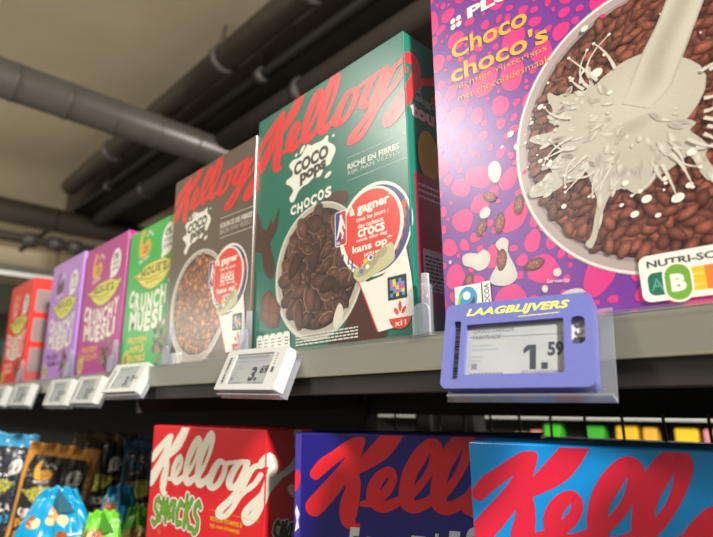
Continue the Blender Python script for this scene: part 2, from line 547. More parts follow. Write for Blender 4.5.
# traced outlines, millimetres on the face of their box
ART = {"logo":[[[1.3,-40.9,1.3,-40.9],[3.1,-41.9,-0.1,-39.3],[5.3,-42.2,-0.6,-37.4],[7.4,-41.7,-0.3,-35.4],[9.2,-40.5,0.9,-33.7],[10.7,-39.2,2.1,-32.2],[12.9,-37.5,3.9,-29.9],[15.2,-35.7,6.1,-27.4],[17.3,-34.0,8.7,-24.9],[19.4,-32.5,11.5,-22.9],[21.7,-30.7,14.4,-21.2],[24.2,-28.9,17.2,-19.6],[26.8,-27.0,20.0,-18.0],[29.7,-25.0,22.9,-16.2],[32.5,-23.1,25.8,-14.3],[35.4,-21.2,28.8,-12.4],[38.0,-19.4,31.6,-10.6],[40.4,-17.7,34.3,-9.1],[42.6,-16.1,36.8,-7.7],[44.6,-14.6,39.3,-6.4],[46.2,-13.5,41.9,-5.4],[47.6,-12.4,44.4,-4.7],[49.0,-11.5,46.7,-4.5],[50.3,-10.6,48.5,-4.5],[51.3,-10.0,49.7,-4.5],[52.4,-9.5,50.9,-4.4],[53.1,-8.6,52.0,-4.8],[53.5,-7.5,52.9,-5.5],[53.4,-6.4,53.4,-6.4]],[[51.7,-5.1,51.7,-5.1],[50.4,-4.8,52.7,-5.9],[49.1,-5.0,53.3,-7.0],[47.9,-5.6,53.5,-8.3],[47.1,-6.6,53.1,-9.5],[45.9,-8.0,52.6,-11.2],[44.2,-10.0,51.8,-13.7],[42.2,-12.4,50.8,-16.7],[40.1,-14.9,49.5,-19.8],[37.9,-17.7,48.1,-23.1],[35.4,-20.8,46.5,-26.7],[33.0,-23.9,44.5,-30.4],[30.5,-26.7,42.4,-34.1],[28.1,-29.4,40.0,-37.6],[25.5,-32.2,37.5,-40.9],[22.8,-35.0,34.9,-44.1],[20.0,-37.9,32.2,-47.3],[17.0,-40.7,29.5,-50.6],[13.8,-43.7,26.5,-53.9],[10.7,-46.6,23.7,-57.1],[7.7,-49.4,20.9,-60.1],[4.8,-52.3,18.1,-63.0],[1.9,-55.1,15.3,-65.9],[-0.5,-57.6,12.8,-68.3],[-2.3,-59.4,11.0,-70.0],[-4.2,-62.2,8.2,-72.0],[-4.7,-65.3,4.8,-72.8],[-3.9,-68.4,1.3,-72.4],[-1.7,-70.9,-1.7,-70.9]],[[88.4,11.1,88.4,11.1],[85.5,12.3,90.6,9.0],[82.3,12.2,91.8,6.2],[79.4,11.0,91.8,3.1],[77.1,8.8,90.6,0.3],[75.8,7.0,89.4,-1.5],[74.0,4.4,87.7,-4.3],[72.0,1.8,85.6,-7.4],[70.0,-0.7,83.4,-10.5],[68.0,-2.8,81.2,-13.3],[65.8,-4.9,79.0,-16.0],[63.7,-7.0,76.5,-18.8],[61.5,-9.1,73.6,-21.5],[59.2,-11.4,70.2,-23.9],[56.6,-14.0,66.5,-26.1],[53.9,-16.7,63.0,-28.1],[51.3,-19.3,59.8,-29.7],[49.0,-21.7,56.8,-31.2],[46.9,-24.0,53.8,-32.6],[45.0,-26.0,51.0,-33.8],[43.2,-27.7,48.4,-35.0],[41.5,-29.0,46.0,-36.2],[39.7,-30.1,43.9,-37.2],[38.1,-30.9,42.2,-38.1],[36.9,-31.5,41.0,-38.7],[35.6,-32.6,39.4,-39.1],[34.8,-34.0,37.7,-39.0],[34.6,-35.6,36.2,-38.3],[35.1,-37.1,35.1,-37.1]],[[39.4,-27.8,39.4,-27.8],[37.2,-28.6,41.8,-27.8],[35.5,-30.1,43.9,-28.6],[34.6,-32.1,45.5,-30.2],[34.5,-34.3,46.3,-32.2],[34.7,-36.0,46.8,-33.8],[34.9,-38.4,47.4,-36.2],[35.1,-40.8,48.1,-39.1],[35.0,-42.8,48.5,-42.2],[34.7,-44.5,48.6,-45.0],[34.3,-46.4,48.4,-47.7],[33.8,-48.4,48.2,-50.3],[33.2,-50.5,47.9,-52.8],[32.4,-52.4,47.5,-55.5],[31.3,-54.5,47.1,-58.0],[30.3,-56.8,46.7,-60.3],[29.4,-59.3,46.4,-62.2],[28.9,-61.7,45.9,-64.1],[28.6,-64.1,45.4,-66.0],[28.4,-66.6,45.0,-67.5],[28.5,-69.0,44.6,-68.8],[28.7,-71.2,44.4,-70.0],[29.1,-73.4,44.3,-70.7],[30.0,-75.8,44.0,-71.0],[31.7,-78.2,43.5,-71.1],[34.2,-79.8,43.1,-71.7],[36.8,-80.6,43.1,-72.9],[39.3,-80.9,43.5,-74.2],[41.7,-81.0,43.6,-75.1],[43.9,-80.6,43.4,-75.6],[45.5,-79.7,43.9,-75.8],[46.4,-78.9,44.7,-75.7],[46.9,-78.5,45.4,-75.6],[47.4,-78.1,46.1,-75.5],[47.8,-77.5,46.8,-75.5],[47.9,-76.9,47.3,-75.8],[47.7,-76.3,47.7,-76.3]],[[47.0,-60.4,47.0,-60.4],[47.3,-61.2,47.1,-59.5],[48.0,-61.9,47.6,-58.6],[48.9,-62.3,48.3,-58.0],[49.8,-62.3,49.3,-57.7],[51.2,-62.3,50.6,-57.2],[53.3,-62.4,52.5,-56.6],[55.9,-62.3,54.4,-55.9],[58.6,-61.7,56.1,-55.1],[61.2,-60.8,57.8,-54.2],[63.8,-59.5,59.8,-53.0],[66.3,-58.1,61.8,-51.7],[68.6,-56.5,63.7,-50.4],[71.0,-54.8,65.6,-48.8],[73.3,-52.8,67.6,-47.2],[75.5,-50.7,69.3,-45.5],[77.4,-48.4,70.7,-43.9],[79.0,-45.9,72.1,-42.2],[80.4,-43.3,73.3,-40.3],[81.4,-40.6,74.1,-38.6],[82.0,-37.8,74.4,-37.6],[81.8,-35.0,74.3,-36.9],[80.8,-32.3,74.0,-36.2],[78.9,-29.9,73.8,-36.0],[75.5,-28.5,74.6,-36.4],[71.9,-28.9,74.7,-36.7],[68.8,-30.1,73.4,-37.6],[65.8,-31.8,71.9,-39.0],[63.0,-33.9,70.5,-40.5],[60.5,-36.4,69.2,-42.3],[58.1,-39.4,67.7,-44.6],[56.0,-42.6,66.6,-46.9],[54.5,-46.0,66.0,-48.8],[53.6,-49.4,65.7,-50.4],[53.4,-52.9,65.6,-52.0],[54.0,-56.4,65.7,-53.2],[55.5,-59.7,65.9,-53.8],[57.9,-62.4,66.3,-54.5],[60.9,-64.4,67.3,-55.4],[64.4,-65.7,68.4,-56.2],[68.3,-66.2,69.2,-56.6],[72.2,-65.5,70.3,-56.6],[75.6,-64.2,72.3,-56.1],[78.5,-62.7,74.9,-55.1],[81.1,-61.2,77.4,-54.1],[83.6,-59.7,79.9,-53.1],[86.1,-58.0,82.4,-52.0],[88.1,-56.4,84.6,-50.9],[89.5,-55.4,86.2,-50.1],[90.5,-54.5,87.4,-49.6],[91.1,-53.4,88.7,-49.6],[91.2,-52.2,89.9,-50.1],[90.8,-51.0,90.8,-51.0]],[[81.9,-56.0,81.9,-56.0],[82.7,-57.0,81.6,-54.8],[83.8,-57.6,81.9,-53.6],[85.1,-57.7,82.6,-52.5],[86.4,-57.4,83.6,-51.7],[88.1,-56.5,85.4,-50.9],[90.7,-55.3,88.0,-49.7],[93.7,-53.8,90.6,-48.4],[96.3,-52.2,92.7,-47.1],[98.5,-50.5,94.2,-45.9],[100.4,-48.8,95.5,-44.4],[102.0,-47.1,96.9,-42.9],[103.4,-45.6,98.4,-41.3],[104.8,-44.1,99.7,-39.9],[106.0,-42.7,100.9,-38.6],[107.2,-41.1,102.1,-37.3],[108.6,-39.3,103.4,-35.8],[110.1,-37.3,104.8,-33.8],[111.8,-35.1,106.2,-31.7],[113.5,-32.7,107.6,-29.4],[115.2,-30.2,108.7,-27.2],[116.8,-27.4,109.7,-24.6],[118.3,-24.5,110.7,-21.8],[119.7,-21.7,111.5,-19.1],[120.7,-19.2,112.1,-16.8],[121.5,-17.1,112.6,-15.0],[122.0,-15.0,112.9,-13.7],[122.3,-12.8,113.0,-13.1],[121.9,-10.3,113.1,-13.1],[120.7,-8.0,113.3,-13.1],[118.9,-6.3,113.2,-12.8],[116.8,-5.2,113.2,-12.5],[114.2,-4.6,113.6,-12.5],[111.5,-4.9,114.1,-12.7],[109.2,-5.7,114.1,-13.1],[107.3,-6.7,113.6,-13.9],[105.3,-8.0,112.8,-15.2],[103.3,-9.6,111.8,-16.8],[101.1,-11.6,110.5,-18.8],[99.0,-13.7,109.1,-21.1],[97.0,-15.9,107.6,-23.4],[95.1,-18.3,105.9,-25.7],[93.2,-21.0,104.1,-28.1],[91.4,-23.8,102.4,-30.4],[89.7,-26.6,100.9,-32.4],[88.3,-29.3,99.8,-34.4],[87.1,-31.9,98.9,-36.2],[86.1,-34.4,98.1,-38.0],[85.3,-37.0,97.4,-40.0],[84.5,-39.8,96.8,-42.1],[83.7,-42.6,96.3,-44.3],[83.2,-45.5,96.0,-46.4],[82.9,-48.3,95.9,-48.3],[82.7,-51.0,95.9,-50.1],[82.7,-53.8,96.2,-51.6],[83.2,-56.7,96.4,-52.5],[84.4,-59.6,96.5,-52.9],[86.5,-62.0,96.5,-53.2],[89.1,-63.7,96.6,-53.7],[92.2,-64.7,96.7,-54.2],[95.7,-65.0,96.7,-54.6],[99.0,-64.4,97.4,-54.7],[102.0,-63.3,99.0,-54.4],[104.6,-62.0,101.1,-53.8],[107.0,-60.7,103.2,-53.0],[109.4,-59.1,105.2,-52.2],[111.7,-57.3,107.5,-51.0],[113.6,-55.7,109.5,-49.9],[114.9,-54.7,111.0,-49.1],[115.9,-53.6,112.3,-48.5],[116.5,-52.4,113.7,-48.4],[116.5,-51.0,115.0,-48.9],[116.0,-49.8,116.0,-49.8]],[[109.1,-53.5,109.1,-53.5],[109.7,-54.5,109.0,-52.3],[110.7,-55.2,109.4,-51.1],[111.9,-55.5,110.2,-50.1],[113.1,-55.3,111.3,-49.5],[114.9,-54.7,113.1,-48.8],[117.6,-53.9,115.6,-47.9],[120.6,-52.7,118.1,-46.8],[123.5,-51.2,119.9,-45.8],[125.9,-49.2,121.2,-44.6],[127.8,-47.2,122.5,-43.1],[129.4,-45.2,123.9,-41.3],[130.8,-43.5,125.3,-39.4],[132.1,-41.9,126.7,-37.8],[133.3,-40.2,127.9,-36.4],[134.5,-38.5,129.1,-34.9],[135.9,-36.5,130.3,-33.1],[137.4,-34.2,131.7,-30.9],[139.1,-31.8,133.2,-28.5],[140.8,-29.0,134.5,-25.9],[142.4,-26.2,135.7,-23.3],[144.0,-23.0,136.7,-20.5],[145.6,-19.8,137.7,-17.3],[147.0,-16.6,138.5,-14.2],[148.1,-13.8,139.2,-11.5],[148.9,-11.4,139.7,-9.4],[149.4,-9.2,140.1,-7.9],[149.7,-6.8,140.2,-7.0],[149.4,-4.2,140.3,-6.8],[148.3,-1.8,140.4,-6.6],[146.7,0.1,140.3,-6.2],[144.6,1.5,140.4,-6.0],[141.8,2.2,141.0,-6.1],[138.8,1.8,141.9,-6.2],[136.5,0.8,142.0,-6.6],[134.6,-0.4,141.5,-7.5],[132.7,-1.8,140.7,-8.9],[130.6,-3.7,139.7,-10.7],[128.5,-6.0,138.5,-12.9],[126.3,-8.4,137.1,-15.5],[124.4,-10.9,135.6,-18.1],[122.5,-13.7,133.9,-20.7],[120.6,-16.7,132.1,-23.4],[118.7,-19.8,130.3,-26.0],[117.1,-23.0,128.9,-28.4],[115.7,-25.9,127.7,-30.7],[114.5,-28.8,126.7,-32.8],[113.6,-31.6,125.9,-34.9],[112.7,-34.5,125.2,-37.2],[111.9,-37.5,124.5,-39.7],[111.1,-40.7,124.0,-42.3],[110.5,-43.9,123.6,-44.7],[110.2,-47.0,123.5,-46.9],[109.9,-49.9,123.5,-49.0],[109.9,-52.9,123.7,-50.8],[110.2,-56.0,124.0,-52.0],[111.4,-59.1,124.1,-52.5],[113.4,-61.7,123.9,-52.7],[116.1,-63.5,123.8,-53.0],[119.2,-64.5,123.8,-53.5],[122.6,-64.7,123.8,-53.8],[125.9,-64.1,124.4,-54.0],[128.8,-63.0,125.9,-53.7],[131.4,-61.7,127.9,-53.1],[133.8,-60.3,129.8,-52.4],[136.2,-58.6,131.7,-51.6],[138.5,-56.6,133.9,-50.4],[140.3,-55.0,135.9,-49.1],[141.6,-53.8,137.4,-48.2],[142.6,-52.7,138.7,-47.5],[143.1,-51.4,140.2,-47.4],[143.1,-50.0,141.5,-47.8],[142.5,-48.7,142.5,-48.7]],[[172.8,-34.0,172.8,-34.0],[173.4,-33.0,171.6,-34.9],[173.2,-31.9,169.9,-35.5],[172.3,-31.0,168.0,-35.6],[170.8,-30.4,166.1,-35.4],[169.6,-30.0,164.4,-35.1],[167.0,-29.0,162.9,-34.9],[161.7,-28.5,163.4,-34.9],[155.6,-30.2,164.3,-34.9],[151.5,-33.0,162.7,-36.4],[147.8,-36.4,160.1,-39.4],[144.4,-40.1,157.4,-42.8],[141.5,-43.7,155.0,-46.0],[139.0,-47.0,152.9,-49.0],[136.8,-50.5,151.1,-52.1],[135.2,-54.0,149.8,-54.7],[134.6,-57.4,149.4,-56.3],[135.9,-60.5,149.6,-57.3],[138.7,-63.0,150.1,-58.1],[142.9,-64.8,150.4,-58.5],[148.9,-65.4,149.3,-58.5],[154.5,-64.2,149.1,-58.6],[158.8,-62.4,151.2,-57.7],[162.6,-60.2,154.0,-56.3],[166.0,-57.7,156.5,-54.6],[168.9,-54.9,159.0,-52.4],[171.5,-51.7,161.4,-49.7],[173.8,-48.5,163.7,-46.8],[175.8,-45.3,165.5,-44.2],[177.1,-42.2,166.6,-41.7],[177.8,-39.1,167.1,-38.9],[178.3,-36.8,167.8,-35.9],[178.9,-35.7,169.8,-33.0],[179.1,-35.4,173.8,-30.8],[180.1,-35.0,178.0,-30.1],[182.6,-34.6,181.3,-29.9],[185.5,-34.0,183.9,-29.7],[188.5,-33.4,186.9,-29.3],[191.5,-32.9,190.3,-28.9],[194.4,-32.5,193.2,-28.6],[196.3,-32.2,195.2,-28.3],[197.6,-31.9,196.6,-28.3],[198.6,-31.3,197.8,-28.6],[199.2,-30.6,198.7,-29.1],[199.2,-29.8,199.2,-29.8]],[[214.2,-29.8,214.2,-29.8],[213.9,-28.7,213.8,-30.9],[213.0,-27.8,212.6,-31.8],[211.4,-27.2,211.0,-32.5],[209.5,-27.0,209.1,-32.7],[208.0,-27.0,207.3,-32.8],[205.1,-27.0,205.4,-32.8],[200.8,-27.4,204.1,-33.0],[196.2,-28.9,203.2,-33.4],[192.5,-31.2,201.4,-34.8],[189.0,-34.0,199.0,-37.1],[185.8,-37.0,196.5,-39.8],[182.9,-39.9,194.3,-42.5],[180.4,-42.8,192.3,-45.1],[178.0,-45.9,190.6,-47.8],[176.1,-49.1,189.3,-50.3],[175.1,-52.2,188.6,-52.1],[175.4,-55.2,188.5,-53.5],[176.9,-57.8,188.7,-54.9],[179.5,-60.1,188.9,-55.7],[184.5,-61.7,187.6,-55.6],[190.2,-61.0,186.7,-55.6],[194.5,-59.5,188.4,-54.9],[198.3,-57.5,190.9,-53.6],[201.7,-55.2,193.2,-52.1],[204.7,-52.6,195.3,-50.1],[207.2,-49.6,197.5,-47.5],[209.5,-46.5,199.7,-44.6],[211.6,-43.6,201.8,-41.8],[213.6,-40.5,203.9,-38.9],[215.5,-37.3,205.9,-35.8],[217.1,-34.5,207.7,-33.0],[218.2,-32.5,209.0,-31.0],[218.5,-31.4,210.0,-30.0],[218.0,-30.4,211.5,-29.3],[216.9,-29.6,213.4,-29.0],[215.3,-29.1,215.3,-29.1]],[[214.7,-26.6,214.7,-26.6],[212.3,-26.7,216.8,-27.0],[210.1,-27.3,218.5,-27.9],[208.4,-28.3,219.4,-29.1],[207.5,-29.6,219.4,-30.5],[206.8,-32.2,218.5,-33.0],[205.7,-35.8,217.2,-36.5],[204.4,-39.8,215.6,-40.6],[202.8,-43.6,213.8,-44.6],[201.1,-47.2,212.0,-48.3],[199.2,-50.9,210.0,-52.2],[197.1,-54.5,207.7,-56.1],[194.6,-57.8,204.9,-59.9],[191.6,-60.8,201.6,-63.6],[188.1,-63.8,197.8,-67.0],[184.2,-66.8,193.9,-70.3],[180.3,-69.7,189.8,-73.5],[175.9,-72.5,185.3,-76.7],[170.9,-75.3,180.5,-79.8],[165.9,-78.2,176.4,-82.6],[161.8,-81.1,173.8,-84.6],[159.1,-84.0,172.4,-86.0],[157.7,-86.8,171.5,-87.1],[157.7,-89.5,171.2,-87.5],[159.8,-92.1,170.5,-87.0],[164.2,-93.4,169.7,-86.8],[169.0,-93.6,170.6,-87.0],[174.2,-92.9,172.2,-87.0],[179.3,-91.4,173.7,-86.7],[183.6,-89.0,176.0,-85.5],[187.4,-86.3,179.2,-83.3],[190.9,-83.3,182.6,-80.7],[194.2,-80.4,185.8,-78.1],[197.2,-77.4,188.6,-75.4],[199.8,-74.3,191.3,-72.5],[202.3,-71.4,194.1,-69.5],[204.6,-68.9,197.0,-66.6],[206.9,-67.0,200.1,-64.3],[209.3,-65.3,203.1,-62.4],[211.9,-63.6,205.9,-60.6],[214.6,-61.7,208.8,-58.9],[217.9,-59.6,212.0,-56.8],[221.3,-57.3,215.6,-54.4],[224.5,-55.3,218.8,-52.4],[226.7,-53.9,221.0,-51.0],[227.6,-53.0,222.3,-50.4],[227.9,-52.1,223.9,-50.1],[227.6,-51.3,225.4,-50.2],[226.7,-50.6,226.7,-50.6]],[[252.6,-28.9,252.6,-28.9],[252.0,-28.0,252.5,-29.9],[250.9,-27.4,251.8,-30.8],[249.4,-27.0,250.6,-31.5],[247.8,-27.1,249.1,-32.0],[245.8,-27.3,247.1,-32.3],[242.9,-27.6,244.3,-32.7],[239.4,-28.1,241.3,-33.3],[236.1,-28.7,238.3,-33.9],[233.0,-29.2,235.2,-34.6],[229.4,-29.8,232.4,-35.1],[225.2,-31.0,230.3,-35.8],[220.9,-33.0,228.3,-36.8],[217.1,-35.9,226.0,-38.9],[213.5,-39.3,223.3,-41.9],[210.3,-42.7,220.7,-45.1],[207.7,-45.8,218.5,-48.1],[205.4,-48.5,216.6,-50.6],[203.5,-51.2,215.0,-52.9],[202.0,-53.8,214.0,-54.7],[201.6,-56.5,213.7,-55.5],[202.8,-59.0,213.5,-55.7],[205.8,-60.9,213.2,-55.8],[210.3,-61.8,212.6,-55.9],[215.3,-61.1,212.4,-56.1],[219.5,-59.6,214.4,-55.4],[223.8,-57.5,217.8,-53.7],[228.0,-55.0,221.4,-51.6],[231.8,-52.5,224.5,-49.5],[235.1,-49.6,227.3,-47.1],[238.2,-46.5,230.1,-44.2],[240.7,-43.7,232.6,-41.5],[242.4,-41.8,234.4,-39.6],[243.0,-40.8,235.6,-38.7],[242.8,-39.7,237.2,-38.1],[242.0,-38.8,239.0,-38.0],[240.7,-38.2,240.7,-38.2]],[[233.8,-32.7,233.8,-32.7],[233.0,-30.2,235.7,-34.4],[233.6,-27.7,238.2,-35.0],[235.3,-25.8,240.7,-34.2],[238.6,-23.4,244.1,-32.3],[243.7,-19.9,248.3,-30.2],[250.5,-18.0,249.5,-30.0],[257.3,-21.1,248.8,-30.2],[261.4,-26.9,249.4,-31.2],[262.5,-34.8,249.5,-33.2],[260.1,-43.3,247.9,-38.8],[256.2,-52.4,244.3,-46.8],[251.8,-61.0,240.2,-55.0],[247.2,-69.2,236.1,-62.8],[242.0,-77.2,231.8,-70.2],[236.4,-84.1,227.6,-75.9],[230.0,-89.1,223.5,-79.8],[223.6,-92.3,219.1,-82.7],[217.6,-94.0,216.4,-84.0],[211.8,-92.9,215.7,-84.2],[207.5,-88.9,215.4,-84.1],[206.7,-82.8,215.3,-85.2],[209.7,-78.3,216.1,-84.5],[213.8,-74.8,219.3,-81.8],[218.4,-71.3,223.6,-78.7],[223.7,-67.7,228.6,-75.3],[229.7,-64.0,234.6,-71.6],[235.4,-60.3,240.6,-67.7],[240.8,-56.4,246.2,-63.6],[246.1,-52.2,251.6,-59.5],[251.3,-48.4,256.7,-55.6],[256.9,-44.7,261.8,-51.6],[262.2,-41.4,266.6,-47.6],[266.0,-39.1,270.0,-44.9],[267.7,-38.5,271.2,-43.5],[269.5,-38.8,271.5,-41.7],[270.9,-40.0,270.9,-40.0]],[[288.5,7.8,288.5,7.8],[291.6,7.8,285.8,6.3],[294.3,6.2,284.2,3.6],[295.8,3.5,284.2,0.5],[296.1,1.6,284.8,-1.1],[296.5,-1.7,285.5,-2.8],[295.9,-5.9,286.1,-4.1],[293.7,-9.8,286.0,-6.6],[291.1,-13.0,285.4,-10.2],[289.2,-15.1,284.8,-12.9],[288.4,-16.1,284.5,-14.1],[287.1,-16.5,284.9,-15.4],[285.9,-16.2,285.9,-16.2]],[[264.7,-43.1,264.7,-43.1],[264.6,-41.3,265.7,-44.6],[265.4,-39.7,267.3,-45.4],[266.9,-38.7,269.1,-45.3],[270.3,-37.2,272.9,-44.3],[275.1,-35.0,278.5,-42.6],[279.3,-32.4,284.7,-39.6],[283.7,-27.7,290.5,-34.0],[288.9,-21.5,295.6,-28.2],[295.7,-17.0,296.3,-27.0],[303.1,-23.4,292.1,-25.8],[304.2,-30.1,291.5,-30.5],[305.0,-35.4,291.0,-36.6],[306.1,-39.6,291.6,-41.9],[307.1,-45.3,292.0,-45.6],[306.1,-52.4,291.9,-47.6],[302.2,-58.8,290.5,-50.7],[297.1,-63.9,287.9,-54.6],[291.2,-67.6,286.8,-56.4],[283.9,-66.8,288.5,-56.6],[280.2,-63.6,287.2,-55.7],[278.5,-61.6,285.5,-54.4],[277.2,-59.4,283.2,-53.1],[277.1,-56.8,280.6,-53.2],[278.4,-54.5,278.4,-54.5]]],"splat":[[64.0,212.6],[71.1,217.6],[83.5,216.9],[90.4,221.7],[97.1,227.7],[103.9,224.0],[110.6,224.0],[122.0,223.3],[128.3,226.2],[132.1,224.8],[131.5,218.1],[140.8,210.6],[143.2,203.0],[137.8,196.0],[134.1,191.0],[125.4,190.1],[118.2,182.3],[106.2,183.7],[98.7,180.3],[89.6,179.6],[81.1,175.6],[75.0,167.6],[70.2,166.1],[65.0,172.3],[72.2,179.6],[66.6,187.2],[59.6,191.7],[59.8,196.3],[69.9,198.6],[70.4,204.0]],"shoe":[[166.9,64.8],[172.2,71.2],[182.2,73.7],[188.1,79.8],[197.6,78.5],[208.9,84.6],[216.9,85.7],[219.5,79.6],[219.9,70.2],[211.9,64.9],[197.1,60.5],[181.8,56.0],[172.0,57.6]],"promo":[[172.1,61.1],[185.7,54.6],[204.4,57.1],[220.8,66.5],[232.7,80.4],[237.3,54.2],[240.7,19.0],[223.8,9.4],[197.6,6.7],[192.4,17.9],[183.4,38.1]],"stream":[[190.3,206.1],[186.2,198.7],[178.1,183.8],[168.4,169.5],[160.0,154.2],[151.5,138.7],[142.5,119.4],[168.4,109.6],[175.6,130.2],[187.2,150.5],[197.0,169.4],[205.7,186.9],[208.5,194.6]],"splash":[[157.1,144.0],[151.0,142.8],[146.1,149.7],[140.1,157.6],[136.4,156.4],[135.2,161.8],[134.5,174.5],[131.6,175.1],[132.2,161.2],[123.9,158.8],[114.8,162.9],[109.0,163.3],[103.5,168.7],[101.8,164.3],[104.8,153.7],[101.2,145.5],[108.5,139.7],[100.4,137.5],[88.3,139.1],[85.1,136.1],[97.5,128.2],[105.3,127.4],[108.4,120.2],[97.9,112.5],[99.2,106.0],[82.5,99.4],[83.1,92.0],[97.8,91.7],[109.6,95.3],[118.8,95.2],[123.2,99.5],[125.5,91.2],[128.1,77.4],[125.0,65.4],[121.7,54.5],[117.3,49.7],[121.4,46.0],[127.2,57.6],[131.7,70.2],[137.8,79.4],[146.1,80.6],[151.8,75.3],[159.7,77.2],[164.8,81.9],[171.0,84.1],[178.7,87.8],[184.6,89.8],[188.4,78.5],[192.0,71.8],[197.0,74.1],[192.3,87.1],[194.9,92.2],[191.4,99.2],[186.8,106.1],[190.7,109.8],[183.9,116.0],[182.8,124.3],[176.4,124.5],[171.2,131.0]]}

# ------------------------------------------------------------------ the setting
def concrete():
    mt, b = principled('painted_concrete', 0.85, 0, 0.2)
    nt = mt.node_tree
    tc = nt.nodes.new('ShaderNodeTexCoord')
    n = nt.nodes.new('ShaderNodeTexNoise')
    n.inputs['Scale'].default_value = 1.6
    n.inputs['Detail'].default_value = 6
    nt.links.new(tc.outputs['Object'], n.inputs['Vector'])
    rp = nt.nodes.new('ShaderNodeValToRGB')
    rp.color_ramp.elements[0].position = 0.35
    rp.color_ramp.elements[1].position = 0.7
    rp.color_ramp.elements[0].color = lin((226, 210, 180))
    rp.color_ramp.elements[1].color = lin((242, 227, 198))
    nt.links.new(n.outputs['Fac'], rp.inputs['Fac'])
    nt.links.new(rp.outputs['Color'], b.inputs['Base Color'])
    return mt


M_CEIL = concrete()
M_BEAM = solid('dark_brown_beam', (58, 50, 42), 0.8, var=0.12, scale=3)  # one dark brown, slightly mottled
M_PIPE = solid('galvanised_duct', (100, 95, 91), 0.38, 0.3, var=0.08, scale=9)
M_PIPE2 = solid('grey_painted_pipe', (78, 71, 63), 0.5, var=0.1, scale=8)
M_CABLE = solid('black_cable', (34, 31, 30), 0.6)
M_WALL = solid('pale_green_grey_wall', (150, 152, 138), 0.8, var=0.05, scale=2)
M_FLOOR = solid('grey_floor_tile', (140, 134, 124), 0.5, var=0.06, scale=3)

structure(box_obj('floor', -12, 4, -4, 6, -1.35, -1.25, M_FLOOR))
structure(box_obj('ceiling', -12, 4, -4, 6, 1.75, 1.85, M_CEIL))
structure(box_obj('wall_left', -12.1, -12, -4, 6, -1.25, 1.75, M_WALL))
structure(box_obj('wall_back', -12, 4, 6, 6.1, -1.25, 1.75, M_WALL))
# concrete downstands across the far ceiling
structure(box_obj('ceiling_beam', -7.2, -6.7, -4, 6, 1.42, 1.75, M_CEIL))
structure(box_obj('ceiling_beam', -9.6, -9.0, -4, 6, 1.30, 1.75, M_WALL))
# the dark beam that runs along above the shelving
structure(box_obj('ceiling_beam', -4.4, 4, 0.98, 1.46, 1.46, 1.75, M_BEAM))


def seam_duct(x, r, z, y0, y1, label, mat, step=0.22):
    o = empty('ventilation_duct', (x, y0, z))
    tag(o, label, 'duct', 'ducts across the ceiling')
    bm = bmesh.new()
    bm_tube(bm, [(0, 0, 0), (0, y1 - y0, 0)], r, 28)
    link_bm('duct_tube', bm, mat, o, True)
    k = 0
    y = 0.1
    while y < y1 - y0:
        bm = bmesh.new()
        bm_tube(bm, [(0, y - 0.006, 0), (0, y - 0.003, 0), (0, y + 0.003, 0), (0, y + 0.006, 0)], [r, r + 0.005, r + 0.005, r], 28, False)
        link_bm('seam_ring', bm, mat, o, True)
        y += step
    for y in (0.55, (y1 - y0) * 0.8):
        bm = bmesh.new()
        bm_tube(bm, [(0, y, r), (0, y, 1.75 - z)], 0.006, 8)
        link_bm('hanger_rod', bm, M_PIPE2, o)
    return o


seam_duct(-2.09, 0.088, 1.36, -0.9, 5.98, 'wide round galvanised duct crossing the ceiling above the brown cereal box', M_PIPE)
seam_duct(-4.02, 0.095, 1.36, -0.8, 5.98, 'dark round duct farther off, above the lilac and magenta boxes', M_PIPE2, 0.5)


def long_pipe(y, z, r, x0, x1, label, mat, clamps):
    o = empty('ceiling_pipe', (x0, y, z))
    tag(o, label, 'pipe', 'pipes along the shelving')
    bm = bmesh.new()
    bm_tube(bm, [(0, 0, 0), (x1 - x0, 0, 0)], r, 20)
    link_bm('pipe_tube', bm, mat, o, True)
    for c in clamps:
        bm = bmesh.new()
        bm_tube(bm, [(c - x0 - 0.02, 0, 0), (c - x0 + 0.02, 0, 0)], r + 0.012, 20)
        link_bm('pipe_clamp', bm, M_PIPE, o, True)
        bm = bmesh.new()
        bm_tube(bm, [(c - x0, 0, r), (c - x0, 0, 1.75 - z)], 0.008, 8)
        link_bm('hanger_rod', bm, M_PIPE2, o)
    return o


long_pipe(0.815, 1.56, 0.062, -3.75, 3.2, 'thick grey brown pipe along the ceiling, nearest the bare concrete', M_PIPE2, (-2.9, -1.55, -0.9))
long_pipe(0.945, 1.47, 0.022, -5.6, 3.2, 'thin black pipe beside the thick grey brown ceiling pipe', M_CABLE, (-3.3, -1.42))
long_pipe(1.10, 1.40, 0.055, -4.3, 3.2, 'dark pipe under the dark ceiling beam', M_BEAM, (-3.0, -1.30))

# fittings at the far ducts: a short cross pipe with couplings
o = empty('pipe_manifold', (-3.95, 0.55, 1.15))
tag(o, 'grey pipe with pale couplings hung under the far dark duct', 'pipe')
bm = bmesh.new()
bm_tube(bm, [(0, -1.3, 0), (0, 1.2, 0)], 0.035, 14)
link_bm('pipe_tube', bm, M_PIPE2, o, True)
for y in (0.05, 0.22, 0.36):
    bm = bmesh.new()
    bm_tube(bm, [(0, y, 0), (0, y + 0.09, 0)], 0.055, 14)
    link_bm('coupling', bm, M_PIPE, o, True)

